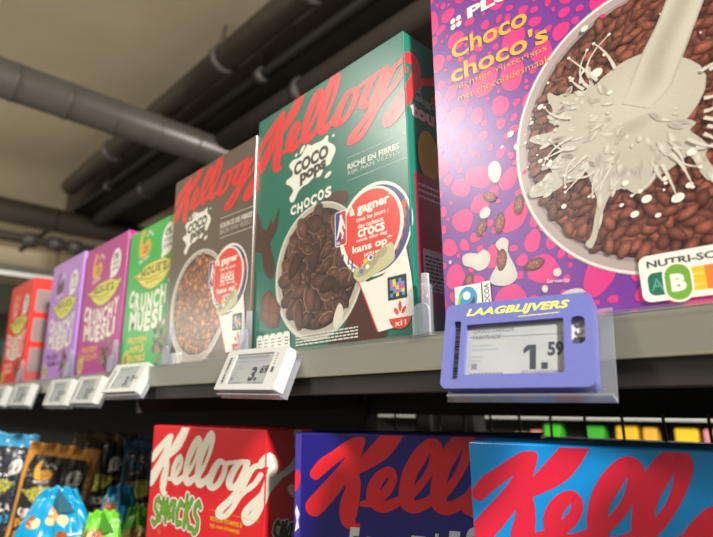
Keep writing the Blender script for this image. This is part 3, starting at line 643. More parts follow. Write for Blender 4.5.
# far hanging sign, teal
o = box_obj('hanging_sign', -7.4, -7.3, 1.05, 1.75, 0.50, 0.72, solid('teal_board', (40, 118, 112), 0.6), None, 0.004)
tag(o, 'small teal board far off at the left, behind the red muesli box', 'sign')
o = empty('light_fitting', (-6.0, 1.0, 1.30))
tag(o, 'long white batten light fitting under the far ceiling', 'ceiling light')
box_obj('fitting_body', -0.05, 0.05, -0.55, 0.55, 0.02, 0.09, M_TAGWHITE, o, 0.006)
bm = bmesh.new()
bm_tube(bm, [(0, -0.53, 0), (0, 0.53, 0)], 0.018, 12)
M_TUBE, tb = principled('fluorescent_tube', 0.4)
tb.inputs['Base Color'].default_value = (0.9, 0.9, 0.88, 1)
tb.inputs['Emission Color'].default_value = (1, 0.97, 0.9, 1)
tb.inputs['Emission Strength'].default_value = 0.7
link_bm('light_tube', bm, M_TUBE, o, True)
for y in (-0.4, 0.4):
    bm = bmesh.new()
    bm_tube(bm, [(0, y, 0.09), (0, y, 0.45)], 0.006, 8)
    link_bm('hanger_rod', bm, M_PIPE2, o)

# ------------------------------------------------------------------ the shelving
XL, XM, XR = -5.0, -0.292, 1.1


def shelf(label, x0, x1, yf, zoff=0.0):
    o = empty('shelf', (x0, 0, zoff))
    tag(o, label, 'shelf', 'upper shelves of the gondola')
    w = x1 - x0
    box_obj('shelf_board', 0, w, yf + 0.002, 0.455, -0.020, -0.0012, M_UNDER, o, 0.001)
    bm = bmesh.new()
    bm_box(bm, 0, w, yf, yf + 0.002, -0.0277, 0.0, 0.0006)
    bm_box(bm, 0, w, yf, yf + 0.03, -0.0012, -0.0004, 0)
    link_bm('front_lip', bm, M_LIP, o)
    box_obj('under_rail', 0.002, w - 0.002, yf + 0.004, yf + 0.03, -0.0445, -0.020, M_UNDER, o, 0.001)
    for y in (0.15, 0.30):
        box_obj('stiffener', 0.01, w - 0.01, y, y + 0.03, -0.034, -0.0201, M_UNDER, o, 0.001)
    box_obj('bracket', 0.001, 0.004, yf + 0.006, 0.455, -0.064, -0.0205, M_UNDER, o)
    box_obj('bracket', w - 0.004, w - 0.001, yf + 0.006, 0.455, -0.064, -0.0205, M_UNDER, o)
    # clear ticket rail clipped on the lip
    bm = bmesh.new()
    bm_box(bm, 0, w, yf - 0.0030, yf - 0.0022, -0.0262, 0.0012, 0)
    bm_box(bm, 0, w, yf - 0.0030, yf - 0.0002, 0.0006, 0.0014, 0)
    link_bm('ticket_rail', bm, M_CLEAR, o)
    return o


shelf('right hand upper shelf with a beige grey lip, under the green and purple boxes', XM, XR, -0.010)
shelf('left hand upper shelf, under the four muesli boxes', XL, XM - 0.002, -0.006)

LZ = -0.366
for nm, x0, x1, lb in (('base_shelf', XL, XM, 'left hand lower shelf holding the snack pouches'), ('base_shelf', XM + 0.002, XR, 'right hand lower shelf holding the three big cereal boxes')):
    o = empty(nm, (x0, 0, LZ))
    tag(o, lb, 'shelf', 'lower shelves of the gondola')
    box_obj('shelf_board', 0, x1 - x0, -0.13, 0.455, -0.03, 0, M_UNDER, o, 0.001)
    box_obj('front_lip', 0, x1 - x0, -0.135, -0.1305, -0.034, 0.006, M_LIP, o, 0.0006)

for x in (XL - 0.02, XM - 0.021, 1.12):
    o = box_obj('gondola_upright', x, x + 0.04, 0.458, 0.500, -1.25, 0.10, M_BLACK, None, 0.003)
    tag(o, {XL - 0.02: 'black shelving upright at the far left end', XM - 0.021: 'black shelving upright between the two bays', 1.12: 'black shelving upright at the right end'}[x], 'shelving upright', 'gondola uprights')


def mesh_back(x0, x1, label, solid_to=None):
    o = empty('mesh_back_panel', (x0, 0.47, -0.36))
    tag(o, label, 'mesh panel', 'back panels of the gondola')
    w = x1 - x0
    box_obj('top_rail', 0, w, 0, 0.012, 0.284, 0.355, M_BLACK, o, 0.002)
    box_obj('middle_rail', 0, w, -0.012, 0.012, 0.222, 0.2545, M_BLACK, o, 0.002)
    x = 0.018
    while x < w:
        bm = bmesh.new()
        bm_tube(bm, [(x, 0, 0), (x, 0, 0.29)], 0.0022, 8)
        link_bm('mesh_wire', bm, M_BLACK, o, True)
        x += 0.0532
    for z in (0.05, 0.15):
        bm = bmesh.new()
        bm_tube(bm, [(0, 0.004, z), (w, 0.004, z)], 0.0022, 8)
        link_bm('cross_wire', bm, M_BLACK, o, True)
    return o


mesh_back(XM + 0.02, 1.1, 'black wire mesh back behind the lower right hand boxes')
o = box_obj('solid_back_panel', XL, XM - 0.02, 0.47, 0.478, -0.36, 0.0, M_BLACK, None)
tag(o, 'dark back panel behind the snack pouches', 'back panel')
# a dark post and shelf end of the neighbouring run, seen through the mesh
for x0, w, nm in ((-0.22, 0.035, 'narrow dark post seen through the mesh above the navy box'), (-0.165, 0.085, 'broad dark post seen through the mesh above the navy box')):
    o = box_obj('shelving_post', x0, x0 + w, 0.56, 0.60, -1.25, 0.1, M_BLACK, None, 0.002)
    tag(o, nm, 'shelving post', 'posts behind the mesh')

# ------------------------------------------------------------------ the other aisle's goods, seen through the mesh
o = empty('shelf', (-2.4, 2.2, -0.33))
tag(o, 'shelf across the other aisle with bright packs on it', 'shelf')
box_obj('shelf_board', 0, 4.2, 0, 0.45, -0.02, 0, M_LIP, o, 0.001)
tag(box_obj('back_board', -2.4, 1.8, 2.66, 2.67, -0.35, -0.12, M_BLACK), 'dark back board behind the bright packs across the other aisle', 'back board')
o = box_obj('shelf_board', -2.4, 1.8, 2.195, 2.65, -0.140, -0.118, M_TAGWHITE, None, 0.001)
tag(o, 'white shelf edge above the bright packs across the other aisle', 'shelf')


def far_pack(x, w, h, rgb, band, label, d=0.09):
    o = empty('snack_pack', (x, 2.23, -0.33))
    tag(o, label, 'snack pack', 'bright packs across the other aisle')
    bm = bmesh.new()
    bm_box(bm, -w / 2, w / 2, 0, d, 0, h, 0.008, 3)
    for v in bm.verts:  # pillow shape, pinched at the top
        f = 1 - 0.55 * max(0, (v.co.z / h - 0.6) / 0.4)
        v.co.y = d / 2 + (v.co.y - d / 2) * f
    link_bm('pack_body', bm, solid('pack_' + label.split()[0], rgb, 0.4, var=0.05), o)
    box_obj('pack_label', -w * 0.36, w * 0.36, -0.0012, -0.0002, h * 0.22, h * 0.55, solid('pack_band', band, 0.4), o)


far_pack(-0.760, 0.085, 0.165, (70, 205, 40), (225, 215, 190), 'lime green pack seen through the mesh, left of the others')
far_pack(-0.850, 0.055, 0.135, (235, 150, 150), (250, 215, 190), 'pink pack seen through the mesh beside a lime green one')
far_pack(-0.940, 0.050, 0.125, (150, 120, 90), (205, 180, 150), 'brown pack seen through the mesh, farthest left')
far_pack(-0.555, 0.080, 0.160, (60, 185, 45), (235, 205, 215), 'green pack seen through the mesh, right of the lime green one')
far_pack(-0.415, 0.090, 0.165, (255, 205, 20), (255, 150, 60), 'yellow pack with orange band, mid way along the mesh')
far_pack(-0.320, 0.055, 0.160, (250, 190, 60), (255, 120, 110), 'amber pack with coral band seen through the mesh')
far_pack(-0.180, 0.085, 0.160, (255, 210, 20), (255, 160, 150), 'bright yellow pack seen through the mesh near the right edge')
far_pack(-0.085, 0.065, 0.160, (235, 150, 170), (250, 225, 140), 'rose pack seen through the mesh near the right edge')
far_pack(0.020, 0.080, 0.160, (245, 225, 90), (240, 190, 60), 'pale yellow pack seen through the mesh at the right edge')

# ------------------------------------------------------------------ artwork shared by the cereal boxes
RED = (214, 40, 44)


def logo_fn(s, du, top):
    return lambda u, v: (u * s + du, top + v * s)


def brand(b, s, du, dv, col, level=1, upto=None, mat=None):
    a = Art(b['W'], b['H'], b['D'], level)
    st = ART['logo'] if upto is None else ART['logo'][:upto]
    a.strips(st, col, logo_fn(s, du, b['H'] + dv))
    return a.build('brand_lettering', b['root'], mat)


def cereal_box(name, label, cat, x, y, z, deg, W, H, D, mat, group=None):
    r = empty(name, (x, y, z), R(deg))
    tag(r, label, cat, group)
    carton(r, W, H, D, mat)
    return {'root': r, 'W': W, 'H': H, 'D': D}


def art(b, level, **k):
    return Art(b['W'], b['H'], b['D'], level, **k)


def small_print(a, u0, v0, w, rows, pitch, col, h, seed):
    rnd = random.Random(seed)
    for k in range(rows):
        u = u0
        while u < u0 + w:
            l = rnd.uniform(2.0, 7.5)
            a.rect(u, v0 - k * pitch, min(u + l, u0 + w), v0 - k * pitch + h, col)
            u += l + 1.1


def shoe_print(a, T):
    p = [T(*q) for q in ART['shoe']]
    a.poly(smooth_loop(p), (196, 190, 152))
    a.poly(smooth_loop([T(170, 62), T(178, 70), T(196, 78), T(200, 72), T(184, 62)]), (168, 160, 120))
    for k in range(6):
        a.line([T(160 + 7 * k, 60 + 2.2 * k), T(166 + 6 * k, 72 + 2.2 * k)], 1.1, (150, 144, 108))
    a.poly(ell(*T(205, 79), 7, 4.2, 25), (168, 160, 122))
    for i, (u, v, c) in enumerate(((176, 72, (200, 60, 60)), (183, 75, (240, 200, 60)), (190, 77, (250, 250, 245)), (190.5, 77, (80, 110, 180)), (178, 66, (70, 120, 190)), (186, 69, (235, 235, 225)))):
        a.poly(ell(*T(u, v), 3.4 if i in (2,) else 2.4, 3.0 if i in (2,) else 2.2), c)


def promo_badge(b, T):
    """red game badge with white ring, navy crescent and a clog shoe"""
    a = art(b, 4)
    WHITE, NAVY, PR = (232, 228, 218), (58, 62, 120), (222, 66, 54)
    pp = [T(*q) for q in ART['promo']]
    a.poly([T(u - 1.6, v) for u, v in ART['promo']], PR)
    a.poly([T(u + 1.4, v) for u, v in ART['promo']], NAVY)
    a.poly(pp, WHITE)
    a.poly([T(*q) for q in ell(195, 104, 47, 46, n=48)], WHITE)
    a.poly([T(*q) for q in ell(196, 103.5, 43.5, 43, n=48)], NAVY)
    for k in range(5):
        a.poly([T(*q) for q in ell(233 - 2.0 * k * k * 0.35, 118 - 9 * k, 3.4, 5.0, 10 * k - 10, 12)], (196, 78, 64))
    a.poly([T(*q) for q in ell(191, 106, 41, 40.5, n=48)], WHITE)
    a.poly([T(*q) for q in ell(190.5, 106, 37.5, 38.5, n=48)], PR)
    for u, v, h in ((152, 74, 14), (165, 70, 10), (160, 76, 9)):
        a.line([T(u, v), T(u + 1, v + h)], 2, NAVY)
    badge = a.build('promotion_badge', b['root'])
    t = art(b, 5)
    for s, u0, v0, u1, v1, bo in (('à gagner*', 163, 121.5, 222, 135, 0.03), ('tous les jours :', 172, 114.5, 214, 120.5, 0.015), ('des cadeaux', 174, 108.8, 208, 113.6, 0.015),
                                  ('crocs', 174, 99.5, 209, 108.0, 0.028), ('maak elke dag', 172, 94.6, 212, 99.0, 0.015), ('kans op*', 166, 83.5, 218, 93.5, 0.03), ('prijzen', 182, 78.5, 203, 83.2, 0.015)):
        q0, q1 = T(u0, v0), T(u1, v1)
        t.text(s, q0[0], q0[1], q1[0], q1[1], (244, 238, 226), bo)
    t.build('promotion_lettering', badge)
    s = art(b, 6)
    shoe_print(s, T)
    s.build('shoe_picture', badge)
    # sports league emblem: a white player between blue and red
    e = art(b, 6)
    e.poly([T(*q) for q in rrect(141.5, 97, 158.5, 134, 3)], WHITE)
    e.poly([T(*q) for q in rrect(142.5, 98, 150.5, 133, 2.2)], (46, 66, 140))
    e.poly([T(*q) for q in rrect(149.5, 98, 157.5, 133, 2.2)], (200, 52, 62))
    e.poly([T(*q) for q in ell(150.5, 128, 1.9, 2.2)], WHITE)
    e.poly([T(*q) for q in [(149, 126), (152.5, 126), (154.5, 121), (156.5, 117), (155, 116), (152.5, 119), (152, 115), (154.5, 110), (153, 104), (151, 104), (151.5, 109), (149, 113), (147, 108), (144, 103.5), (143.5, 105.5), (146, 113), (147.5, 120)]], WHITE)
    e.poly([T(*q) for q in ell(156, 115, 1.2, 1.3)], WHITE)
    q0, q1 = T(143.4, 99.2), T(149, 102.6)
    e.text('NBA', q0[0], q0[1], q1[0], q1[1], WHITE, 0.02)
    e.build('league_emblem', badge)
    # colour code square
    c = art(b, 6)
    c.poly([T(*q) for q in rrect(210.5, 33, 232.5, 54, 0.6)], (36, 36, 44))
    pal = [(60, 150, 205), (230, 205, 50), (205, 70, 140), (36, 36, 44), (60, 150, 205)]
    cells = ['01303', '21020', '02122', '30201', '03130']
    for r_, row in enumerate(cells):
        for k, ch in enumerate(row):
            u, v = 213.2 + k * 3.35, 48.0 - r_ * 3.15
            c.poly([T(u, v), T(u + 3.35, v), T(u + 3.35, v + 3.15), T(u, v + 3.15)], pal[int(ch)])
    c.build('colour_code', badge)
    w = art(b, 6)
    RW = (212, 60, 50)
    w.poly([T(*q) for q in ell(224, 26.5, 1.8, 4.6)], RW)
    w.poly([T(*q) for q in ell(219.5, 22.5, 1.7, 3.6, 38)], RW)
    w.poly([T(*q) for q in ell(228, 22.8, 1.7, 3.6, -38)], RW)
    w.poly([T(211, 16.5), T(236, 16.5), T(234.8, 12), T(230, 7.6), T(224, 6.6), T(217, 7.8), T(212.6, 12)], RW)
    q0, q1 = T(217.5, 9.6), T(230, 14.2)
    w.text('x11', q0[0], q0[1], q1[0], q1[1], WHITE, 0.03)
    w.build('portion_emblem', badge)


def splat_logo(b, T, word, level=3):
    a = art(b, level)
    W_ = (226, 226, 214)
    a.poly(smooth_loop([T(*q) for q in ART['splat']]), W_)
    for u, v, rx, ry, ro in ((88, 225, 6.0, 2.6, 42), (77, 222, 2.6, 2.0, 20), (131, 180, 5.5, 2.6, 20), (140, 222, 2, 1.6, 0)):
        a.poly([T(*q) for q in ell(u, v, rx, ry, ro)], W_)
    for s, u0, v0, u1, v1, ar, ri in (('COCO', 73, 196, 132, 212, 1.0, 4.0), ('pops', 84, 181.0, 128, 196, 0.0, 4.0)):
        q0, q1 = T(u0, v0), T(u1, v1)
        a.text(s, q0[0], q0[1], q1[0], q1[1], (62, 52, 46), 0.055, 0, ar, ri)
    a.build('splat_emblem', b['root'])
    if word:
        c = art(b, level)
        letters = 'CHOCOS'
        for k, ch in enumerate(letters):
            u = 68 + k * 11.6
            j = (0.8, -0.6, 0.9, -0.3, 0.7, -0.5)[k]
            q0, q1 = T(u, 150 + k * 1.0 + j), T(u + 10.2, 161.5 + k * 1.1 + j)
            c.text(ch, q0[0], q0[1], q1[0], q1[1], (232, 230, 220), 0.05, 0.05)
        c.build('product_lettering', b['root'])


def nutrient_tabs(b, T):
    a = art(b, 6)
    for k in range(5):
        u = 9 + k * 12.2
        a.poly([T(*q) for q in rrect(u, -2, u + 11.9, 22, 4)], (228, 226, 218))
        a.poly([T(*q) for q in [(u, -2), (u + 12.2, -2), (u + 12.2, 9), (u, 9)]], (228, 226, 218))
    for k in range(5):
        u = 9 + k * 12.2
        for v, w in ((15, 6), (11.5, 7), (8, 6), (5, 7)):
            a.poly([T(u + 3, v), T(u + 3 + w, v), T(u + 3 + w, v + 1.5), T(u + 3, v + 1.5)], (130, 126, 120))
    a.build('nutrition_panel', b['root'])


# ------------------------------------------------------------------ green chocolate cereal box
M_GREEN = carton_material('green_carton', (12, 104, 86))
g = cereal_box('cereal_box', 'tall dark green box of chocolate cereal flakes beside the purple box', 'cereal box', 0.0, 0.0, 0.0, 0, 240, 295, 62, M_GREEN, 'cereal boxes on the upper shelf')
g['root'].rotation_euler = (0, -R(0.7), 0)
brand(g, 1.0, 2.5, -1.0, RED)
ID = lambda u, v: (u, v)
splat_logo(g, ID, True)
a = art(g, 1)
a.poly([(118, -3), (150, 12), (182, 60), (192, 52), (215, 20), (205, -3)], (72, 36, 28))
a.poly(smooth_loop([(-4, 176), (6, 168), (14, 150), (24, 147), (30, 158), (36, 150), (46, 168), (42, 140), (30, 128), (40, 100), (34, 84), (20, 96), (12, 120), (-4, 128)]), (70, 40, 30))
a.poly(smooth_loop([(120, 150), (140, 158), (160, 152), (158, 140), (140, 146)]), (84, 54, 44))
a.build('chocolate_swirl_picture', g['root'])


def bowl_print(b, T, cx, cy, rx, ry, content, seed, lo, hi, count, flake):
    a = art(b, 2, step=0.0006)
    a.poly([T(*q) for q in ell(cx, cy, rx, ry, n=64)], (205, 200, 190))
    a.poly([T(*q) for q in ell(cx + 1, cy + 1, rx - 3, ry - 3, n=64)], (176, 168, 156))
    a.poly([T(*q) for q in ell(cx + 1.5, cy + 2, rx - 9, ry - 9, n=64)], (44, 26, 22))
    rnd = random.Random(seed)
    pts = []
    tries = 0
    while len(pts) < count and tries < 20000:
        tries += 1
        t, r_ = rnd.uniform(0, 6.283), math.sqrt(rnd.random())
        u, v = cx + 1.5 + (rx - 9 - lo * 0.8) * r_ * math.cos(t), cy + 2 + (ry - 9 - lo * 0.8) * r_ * math.sin(t)
        if all((u - p[0]) ** 2 + (v - p[1]) ** 2 > (lo * 0.92) ** 2 for p in pts):
            pts.append((u, v))
    for i, (u, v) in enumerate(pts):
        s = rnd.uniform(lo, hi)
        k = rnd.uniform(0.75, 1.25)
        ro = rnd.uniform(0, 180)
        if flake:
            base = tuple(min(255, c * k) for c in (62, 40, 33))
            rim = tuple(min(255, c * k) for c in (122, 84, 64))
            dx, dy = 1.1 * math.cos(R(ro + 70)), 1.1 * math.sin(R(ro + 70))
            asp = rnd.uniform(0.42, 0.8)
            a.poly([T(*q) for q in ell(u - dx, v - dy, s * 1.05, s * asp * 1.05, ro, 16, 0.07, i)], (30, 17, 14))
            a.poly([T(*q) for q in ell(u, v, s, s * asp, ro, 16, 0.07, i)], rim)
            a.poly([T(*q) for q in ell(u - dx * 0.8, v - dy * 0.8, s * 0.94, s * asp * 0.90, ro, 16, 0.08, i)], base, None, tuple(min(255, c * 1.6) for c in base))
            if i % 3 == 0:
                a.poly([T(*q) for q in ell(u + dx * 0.6, v + dy * 0.6, s * 0.5, s * asp * 0.35, ro, 12, 0.1, i)], base, None, (134, 96, 74))
        else:
            base = tuple(min(255, c * k) for c in content)
            a.poly([T(*q) for q in ell(u, v, s, s * 0.85, ro, 12, 0.08, i)], tuple(c * 0.5 for c in base), None, tuple(min(255, c * 1.35) for c in base))
    return a


a = bowl_print(g, ID, 112, 80, 70, 73, None, 4, 10.0, 15.5, 110, True)
a.poly(smooth_loop([(138, 26), (146, 40), (152, 34), (150, 22), (140, 16)]), (214, 206, 192))
a.build('bowl_picture', g['root'])
a = art(g, 3)
a.poly([(16, 66), (30, 74), (53, 50), (48, 28), (30, 30), (14, 42)], (92, 54, 40))
a.poly([(20, 63), (30, 70), (49, 50), (45, 33), (31, 35), (18, 45)], (112, 68, 50))
a.line([(33, 70), (31, 32)], 1.2, (80, 46, 36))
a.line([(16, 52), (50, 42)], 1.2, (80, 46, 36))
a.build('chocolate_piece_picture', g['root'])
a = art(g, 3)
a.text('RICHE EN FIBRES', 161, 175, 230, 181.5, (214, 222, 210), 0.03, 0, 0, -1.5)
a.text('RIJK AAN VEZELS', 161, 167.8, 230, 173.6, (190, 206, 194), 0.0, 0, 0, -0.8)
for v0, v1 in ((188, 185.5), (163, 161)):
    for k in range(40):
        u = 161 + 2 * k
        v = v0 + (v1 - v0) * k / 39
        a.rect(u, v, u + 1.1, v + 0.7, (200, 214, 204))
a.build('claim_lettering', g['root'])
promo_badge(g, ID)
nutrient_tabs(g, ID)
a = art(g, 7)
small_print(a, 80, 13.5, 92, 4, 3.0, (206, 206, 198), 1.5, 3)
a.build('small_print', g['root'])
a = art(g, 2)
for s, u0, v0, u1, v1 in (('tout', 249, 235, 264, 243), ("Kellogg's", 249, 223, 284, 234)):
    a.text(s, u0, v0, u1, v1, (190, 196, 190), 0.01, 0.2)
a.text('tou', 246, 206, 282, 221, (226, 186, 190), 0.05)
a.poly(ell(270, 172, 16, 26, 0, 24), (186, 150, 40))
a.poly(rrect(247, 20, 298, 150, 3), (150, 28, 62))
small_print(a, 252, 138, 40, 3, 6, (214, 170, 178), 2.4, 8)
a.poly(rrect(254, 40, 292, 78, 2), (196, 190, 190))
small_print(a, 257, 70, 32, 9, 3.6, (70, 62, 70), 2.0, 9)
a.build('side_print', g['root'])

# ------------------------------------------------------------------ brown chocolate cereal box
M_BROWN = carton_material('brown_carton', (92, 80, 67))
b = cereal_box('cereal_box', 'dark brown box of small chocolate balls between the green muesli and the green cereal box', 'cereal box', -0.216, -0.004, 0.0, 0, 214, 276, 62, M_BROWN, 'cereal boxes on the upper shelf')
brand(b, 0.90, 2.5, -0.5, (214, 44, 46))
kx, ky = 214 / 240.0, 276 / 295.0
TB = lambda u, v: (u * kx, v * ky)
splat_logo(b, lambda u, v: ((u - 20) * kx * 1.02, (v - 2) * ky), False)
bb = bowl_print(b, lambda u, v: (u * 1.05, v * 1.04), 84, 72, 72, 74, (150, 94, 58), 9, 6.2, 8.2, 190, False)
bb.build('bowl_picture', b['root'])
a = art(b, 3)
a.text('SOURCE DE FIBRES', 138, 170, 212, 177, (222, 214, 204), 0.03, 0, 0, -1.5)
a.text('BRON VAN VEZELS', 138, 161.5, 210, 168, (196, 188, 178), 0.0, 0, 0, -1.0)
for v0, v1 in ((184, 181.5), (157, 155)):
    a.line([(138, v0), (213, v1)], 0.9, (206, 198, 188))
a.build('claim_lettering', b['root'])
promo_badge(b, lambda u, v: ((u - 14) * kx * 1.02, (v + 1) * ky * 1.02))
nutrient_tabs(b, lambda u, v: (u * kx - 6, v * ky * 0.8))
a = art(b, 7)
small_print(a, 58, 9, 70, 3, 3.0, (196, 186, 176), 1.4, 5)
a.build('small_print', b['root'])

# ------------------------------------------------------------------ purple crisped rice box
M_PURPLE = carton_material('purple_carton', (112, 44, 146))
p = cereal_box('cereal_box', 'big purple box with pink blobs and a bowl of crisped rice under pouring milk', 'cereal box', 0.27, 0.0, 0.0, 0, 246, 335, 70, M_PURPLE, 'cereal boxes on the upper shelf')
rnd = random.Random(12)
a = art(p, 0, step=0.0003)
PINK = (214, 40, 128)
spots = [(48, 55, 9), (22, 90, 10), (39, 100, 8), (8, 70, 8), (12, 45, 10), (58, 20, 12), (86, 38, 11), (40, 122, 11), (22, 118, 9), (80, 60, 7)]
tries = 0
while tries < 9000:
    tries += 1
    r_ = rnd.choice((3, 4.5, 6.5, 8, 9.5, 11, 12)) if tries < 5000 else rnd.choice((1.8, 3, 4.5))
    u, v = rnd.uniform(-4, 246), rnd.uniform(-4, 335)
    if math.hypot(u - 166, v - 124) < 84:
        continue
    if all(math.hypot(u - q[0], v - q[1]) > r_ + q[2] + 1.6 for q in spots):
        spots.append((u, v, r_))
for i, (u, v, r_) in enumerate(spots):
    a.poly(smooth_loop(ell(u, v, r_ * rnd.uniform(0.92, 1.22), r_ * rnd.uniform(0.82, 1.0), rnd.uniform(0, 180), 14, 0.10, i), 2), PINK)
a.build('blob_pattern', p['root'])

BCX, BCY = 166, 121
a = art(p, 1, step=0.0003)
a.poly(ell(BCX, BCY, 93.5, 100, n=96), (172, 156, 152))
a.ring(BCX, BCY, 92.8, 99.3, 1.8, (224, 214, 208), 96)
a.poly(ell(BCX + 0.6, BCY, 86, 92, n=96), (150, 132, 132))
a.poly(ell(BCX + 1, BCY, 83.5, 89.5, n=96), (58, 26, 24))
pts = []
tries = 0
rnd = random.Random(31)
while tries < 26000:
    tries += 1
    u, v = rnd.uniform(80, 246), rnd.uniform(34, 214)
    if ((u - BCX - 1) / 80.5) ** 2 + ((v - BCY) / 86.5) ** 2 > 1:
        continue
    if all(math.hypot(u - q[0], v - q[1]) > 5.0 for q in pts):
        pts.append((u, v))
for i, (u, v) in enumerate(pts):
    l, w = rnd.uniform(5.0, 6.8), rnd.uniform(2.7, 3.6)
    ro = rnd.uniform(0, 180) if rnd.random() < 0.45 else rnd.gauss(25, 30)
    k = rnd.uniform(0.78, 1.18)
    base = tuple(min(255, c * k) for c in (124, 68, 55))  # grain colours lowered to stand for weaker light on this half
    dark = tuple(c * 0.62 for c in base)
    sh = ell(u, v, l, w, ro, 16, 0.07, i)
    a.poly(ell(u - 0.3, v - 0.5, l * 1.06, w * 1.10, ro, 14, 0.07, i), (70, 30, 26))
    a.poly(sh, dark, (u + 0.4, v + 0.6), tuple(min(255, c * 1.22) for c in base))
    for q in range(5):
        t, rr = rnd.uniform(0, 6.28), rnd.uniform(0.1, 0.65)
        x, y = l * rr * math.cos(t), w * rr * math.sin(t)
        c_, s_ = math.cos(R(ro)), math.sin(R(ro))
        a.poly(ell(u + x * c_ - y * s_, v + x * s_ + y * c_, rnd.uniform(0.3, 0.7), rnd.uniform(0.18, 0.34), ro + rnd.uniform(-20, 20), 6), tuple(min(255, c * (1.4 if q < 3 else 0.66)) for c in base), same=q > 0)
bowl = a.build('bowl_picture', p['root'])

MILK = (214, 208, 196)
a = art(p, 7)
sp = smooth_loop(ART['splash'])
a.poly(sp, (184, 178, 165))
rnd = random.Random(5)


def inside(x, y, pl):
    c_ = False
    for (x0, y0), (x1, y1) in zip(pl, pl[1:] + pl[:1]):
        if (y0 > y) != (y1 > y) and x < (x1 - x0) * (y - y0) / (y1 - y0) + x0:
            c_ = not c_
    return c_


SPC = (184, 178, 165)  # milk tone lowered: dimmer light on the box's right put into the print
a.poly(ell(157, 134, 40, 34, 15, 28, 0.08, 3), SPC, (158, 138), (198, 192, 178))
a.poly(ell(154, 120, 16, 6, 10, 20, 0.1, 4), (184, 178, 165), None, (172, 165, 150))
k = 0
while k < 130:
    u, v = rnd.uniform(84, 215), rnd.uniform(44, 178)
    if not inside(u, v, sp) or math.hypot(u - 160, v - 136) < 17:
        continue
    k += 1
    rx, ry, ro = rnd.uniform(1.5, 6.5), rnd.uniform(0.7, 2.4), math.degrees(math.atan2(v - 132, u - 158)) + rnd.gauss(0, 22)
    a.poly([q for q in ell(u, v, rx, ry, ro, 12, 0.1, k)], SPC, (u, v), (214, 209, 198) if k % 3 else (158, 150, 140))
for i in range(26):   # loose drops of the splash
    t = rnd.uniform(0, 6.283)
    u, v = 160 + rnd.uniform(58, 84) * math.cos(t), 128 + rnd.uniform(44, 74) * math.sin(t)
    r_ = rnd.choice((0.6, 0.8, 1.0, 1.5, 2.0))
    a.poly(ell(u, v, r_, r_ * rnd.uniform(0.8, 1.1), 0, 10), (232, 228, 216))
for u, v, r_ in ((121, 171, 1.5), (138, 168, 3.6), (134, 206, 2.2), (145, 150, 1.4), (96, 160, 2.0), (88, 150, 1.4), (92, 118, 1.5), (150, 62, 2.2), (158, 70, 2.6), (147, 84, 1.8), (175, 66, 3.0), (163, 58, 1.5), (186, 92, 2.4), (170, 80, 1.6), (182, 72, 1.8), (155, 76, 1.4), (143, 70, 1.2)):
    a.poly(ell(u, v, r_ * 1.25, r_ * 0.95, 15, 12), (232, 228, 216))
for i, (cx_, cy_, rx_, ry_, ro_) in enumerate(((112, 152, 5, 2.2, 20), (106, 130, 6, 2.4, -10), (118, 163, 4, 2, 35), (113, 115, 4.5, 1.8, -25), (128, 104, 3, 1.4, -50))):
    pl_ = ell(cx_, cy_, rx_, ry_, ro_, 14, 0.22, i)
    a.poly(pl_, SPC, (cx_, cy_), (112, 84, 76))
for i in range(34):      # thin strands thrown outwards, a drop at each tip
    t = rnd.uniform(1.6, 5.6) if i < 24 else rnd.uniform(5.4, 6.9)
    r0, r1 = rnd.uniform(38, 50), rnd.uniform(54, 74)
    bend = rnd.gauss(0, 0.16)
    st_ = [(158 + (r0 + (r1 - r0) * q / 5) * math.cos(t + bend * (q / 5) ** 2), 130 + 0.92 * (r0 + (r1 - r0) * q / 5) * math.sin(t + bend * (q / 5) ** 2)) for q in range(6)]
    if st_[-1][0] < 88 or st_[-1][1] < 46:
        continue
    for q in range(5):
        a.line(st_[q:q + 2], 2.2 - 0.36 * q, (206, 200, 188))
    a.poly(ell(st_[-1][0], st_[-1][1], 1.2, 1.0, 0, 9), (230, 226, 216))
a.build('milk_splash_picture', bowl)
a = art(p, 8)
st = ART['stream']
Lp, Rp = st[0:6], [st[12], st[11], st[10], st[9], ((st[9][0] + 2 * st[8][0]) / 3, (st[9][1] + 2 * st[8][1]) / 3), (st[8][0] - 9, st[8][1] - 1)]


def along(pl, t):
    f = t * (len(pl) - 1)
    i = min(int(f), len(pl) - 2)
    f -= i
    a0, a1, a2, a3 = pl[max(i - 1, 0)], pl[i], pl[i + 1], pl[min(i + 2, len(pl) - 1)]
    return tuple(0.5 * (2 * a1[j] + (a2[j] - a0[j]) * f + (2 * a0[j] - 5 * a1[j] + 4 * a2[j] - a3[j]) * f * f + (3 * a1[j] - a0[j] - 3 * a2[j] + a3[j]) * f ** 3) for j in (0, 1))


# the pour: translucent folds run down its length
a.n += 1
NS, NT = 12, 26
for k in range(NT):
    for i in range(NS):
        q, cq = [], []
        for di, dk in ((0, 0), (1, 0), (1, 1), (0, 1)):
            t_, s_ = (k + dk) / NT, (i + di) / NS
            l_, r_ = along(Lp, t_), along(Rp, t_)
            q.append((l_[0] + (r_[0] - l_[0]) * s_, l_[1] + (r_[1] - l_[1]) * s_))
            g_ = 0.5 + 0.5 * math.sin(7.5 * s_ + 2.2 * t_ + 0.8 * math.sin(5 * t_))
            e_ = 0.9 if 0 < i + di < NS else 0.0
            fade = min(1.0, max(0.0, (t_ - 0.72) / 0.28))
            cq.append(lin(tuple((168 + 30 * g_ * e_ - d_) * (1 - fade) + f_ * fade for d_, f_ in zip((0, 6, 20), (197, 191, 177)))))
        a.tri([q[0], q[1], q[2]], [cq[0], cq[1], cq[2]])
        a.tri([q[0], q[2], q[3]], [cq[0], cq[2], cq[3]])
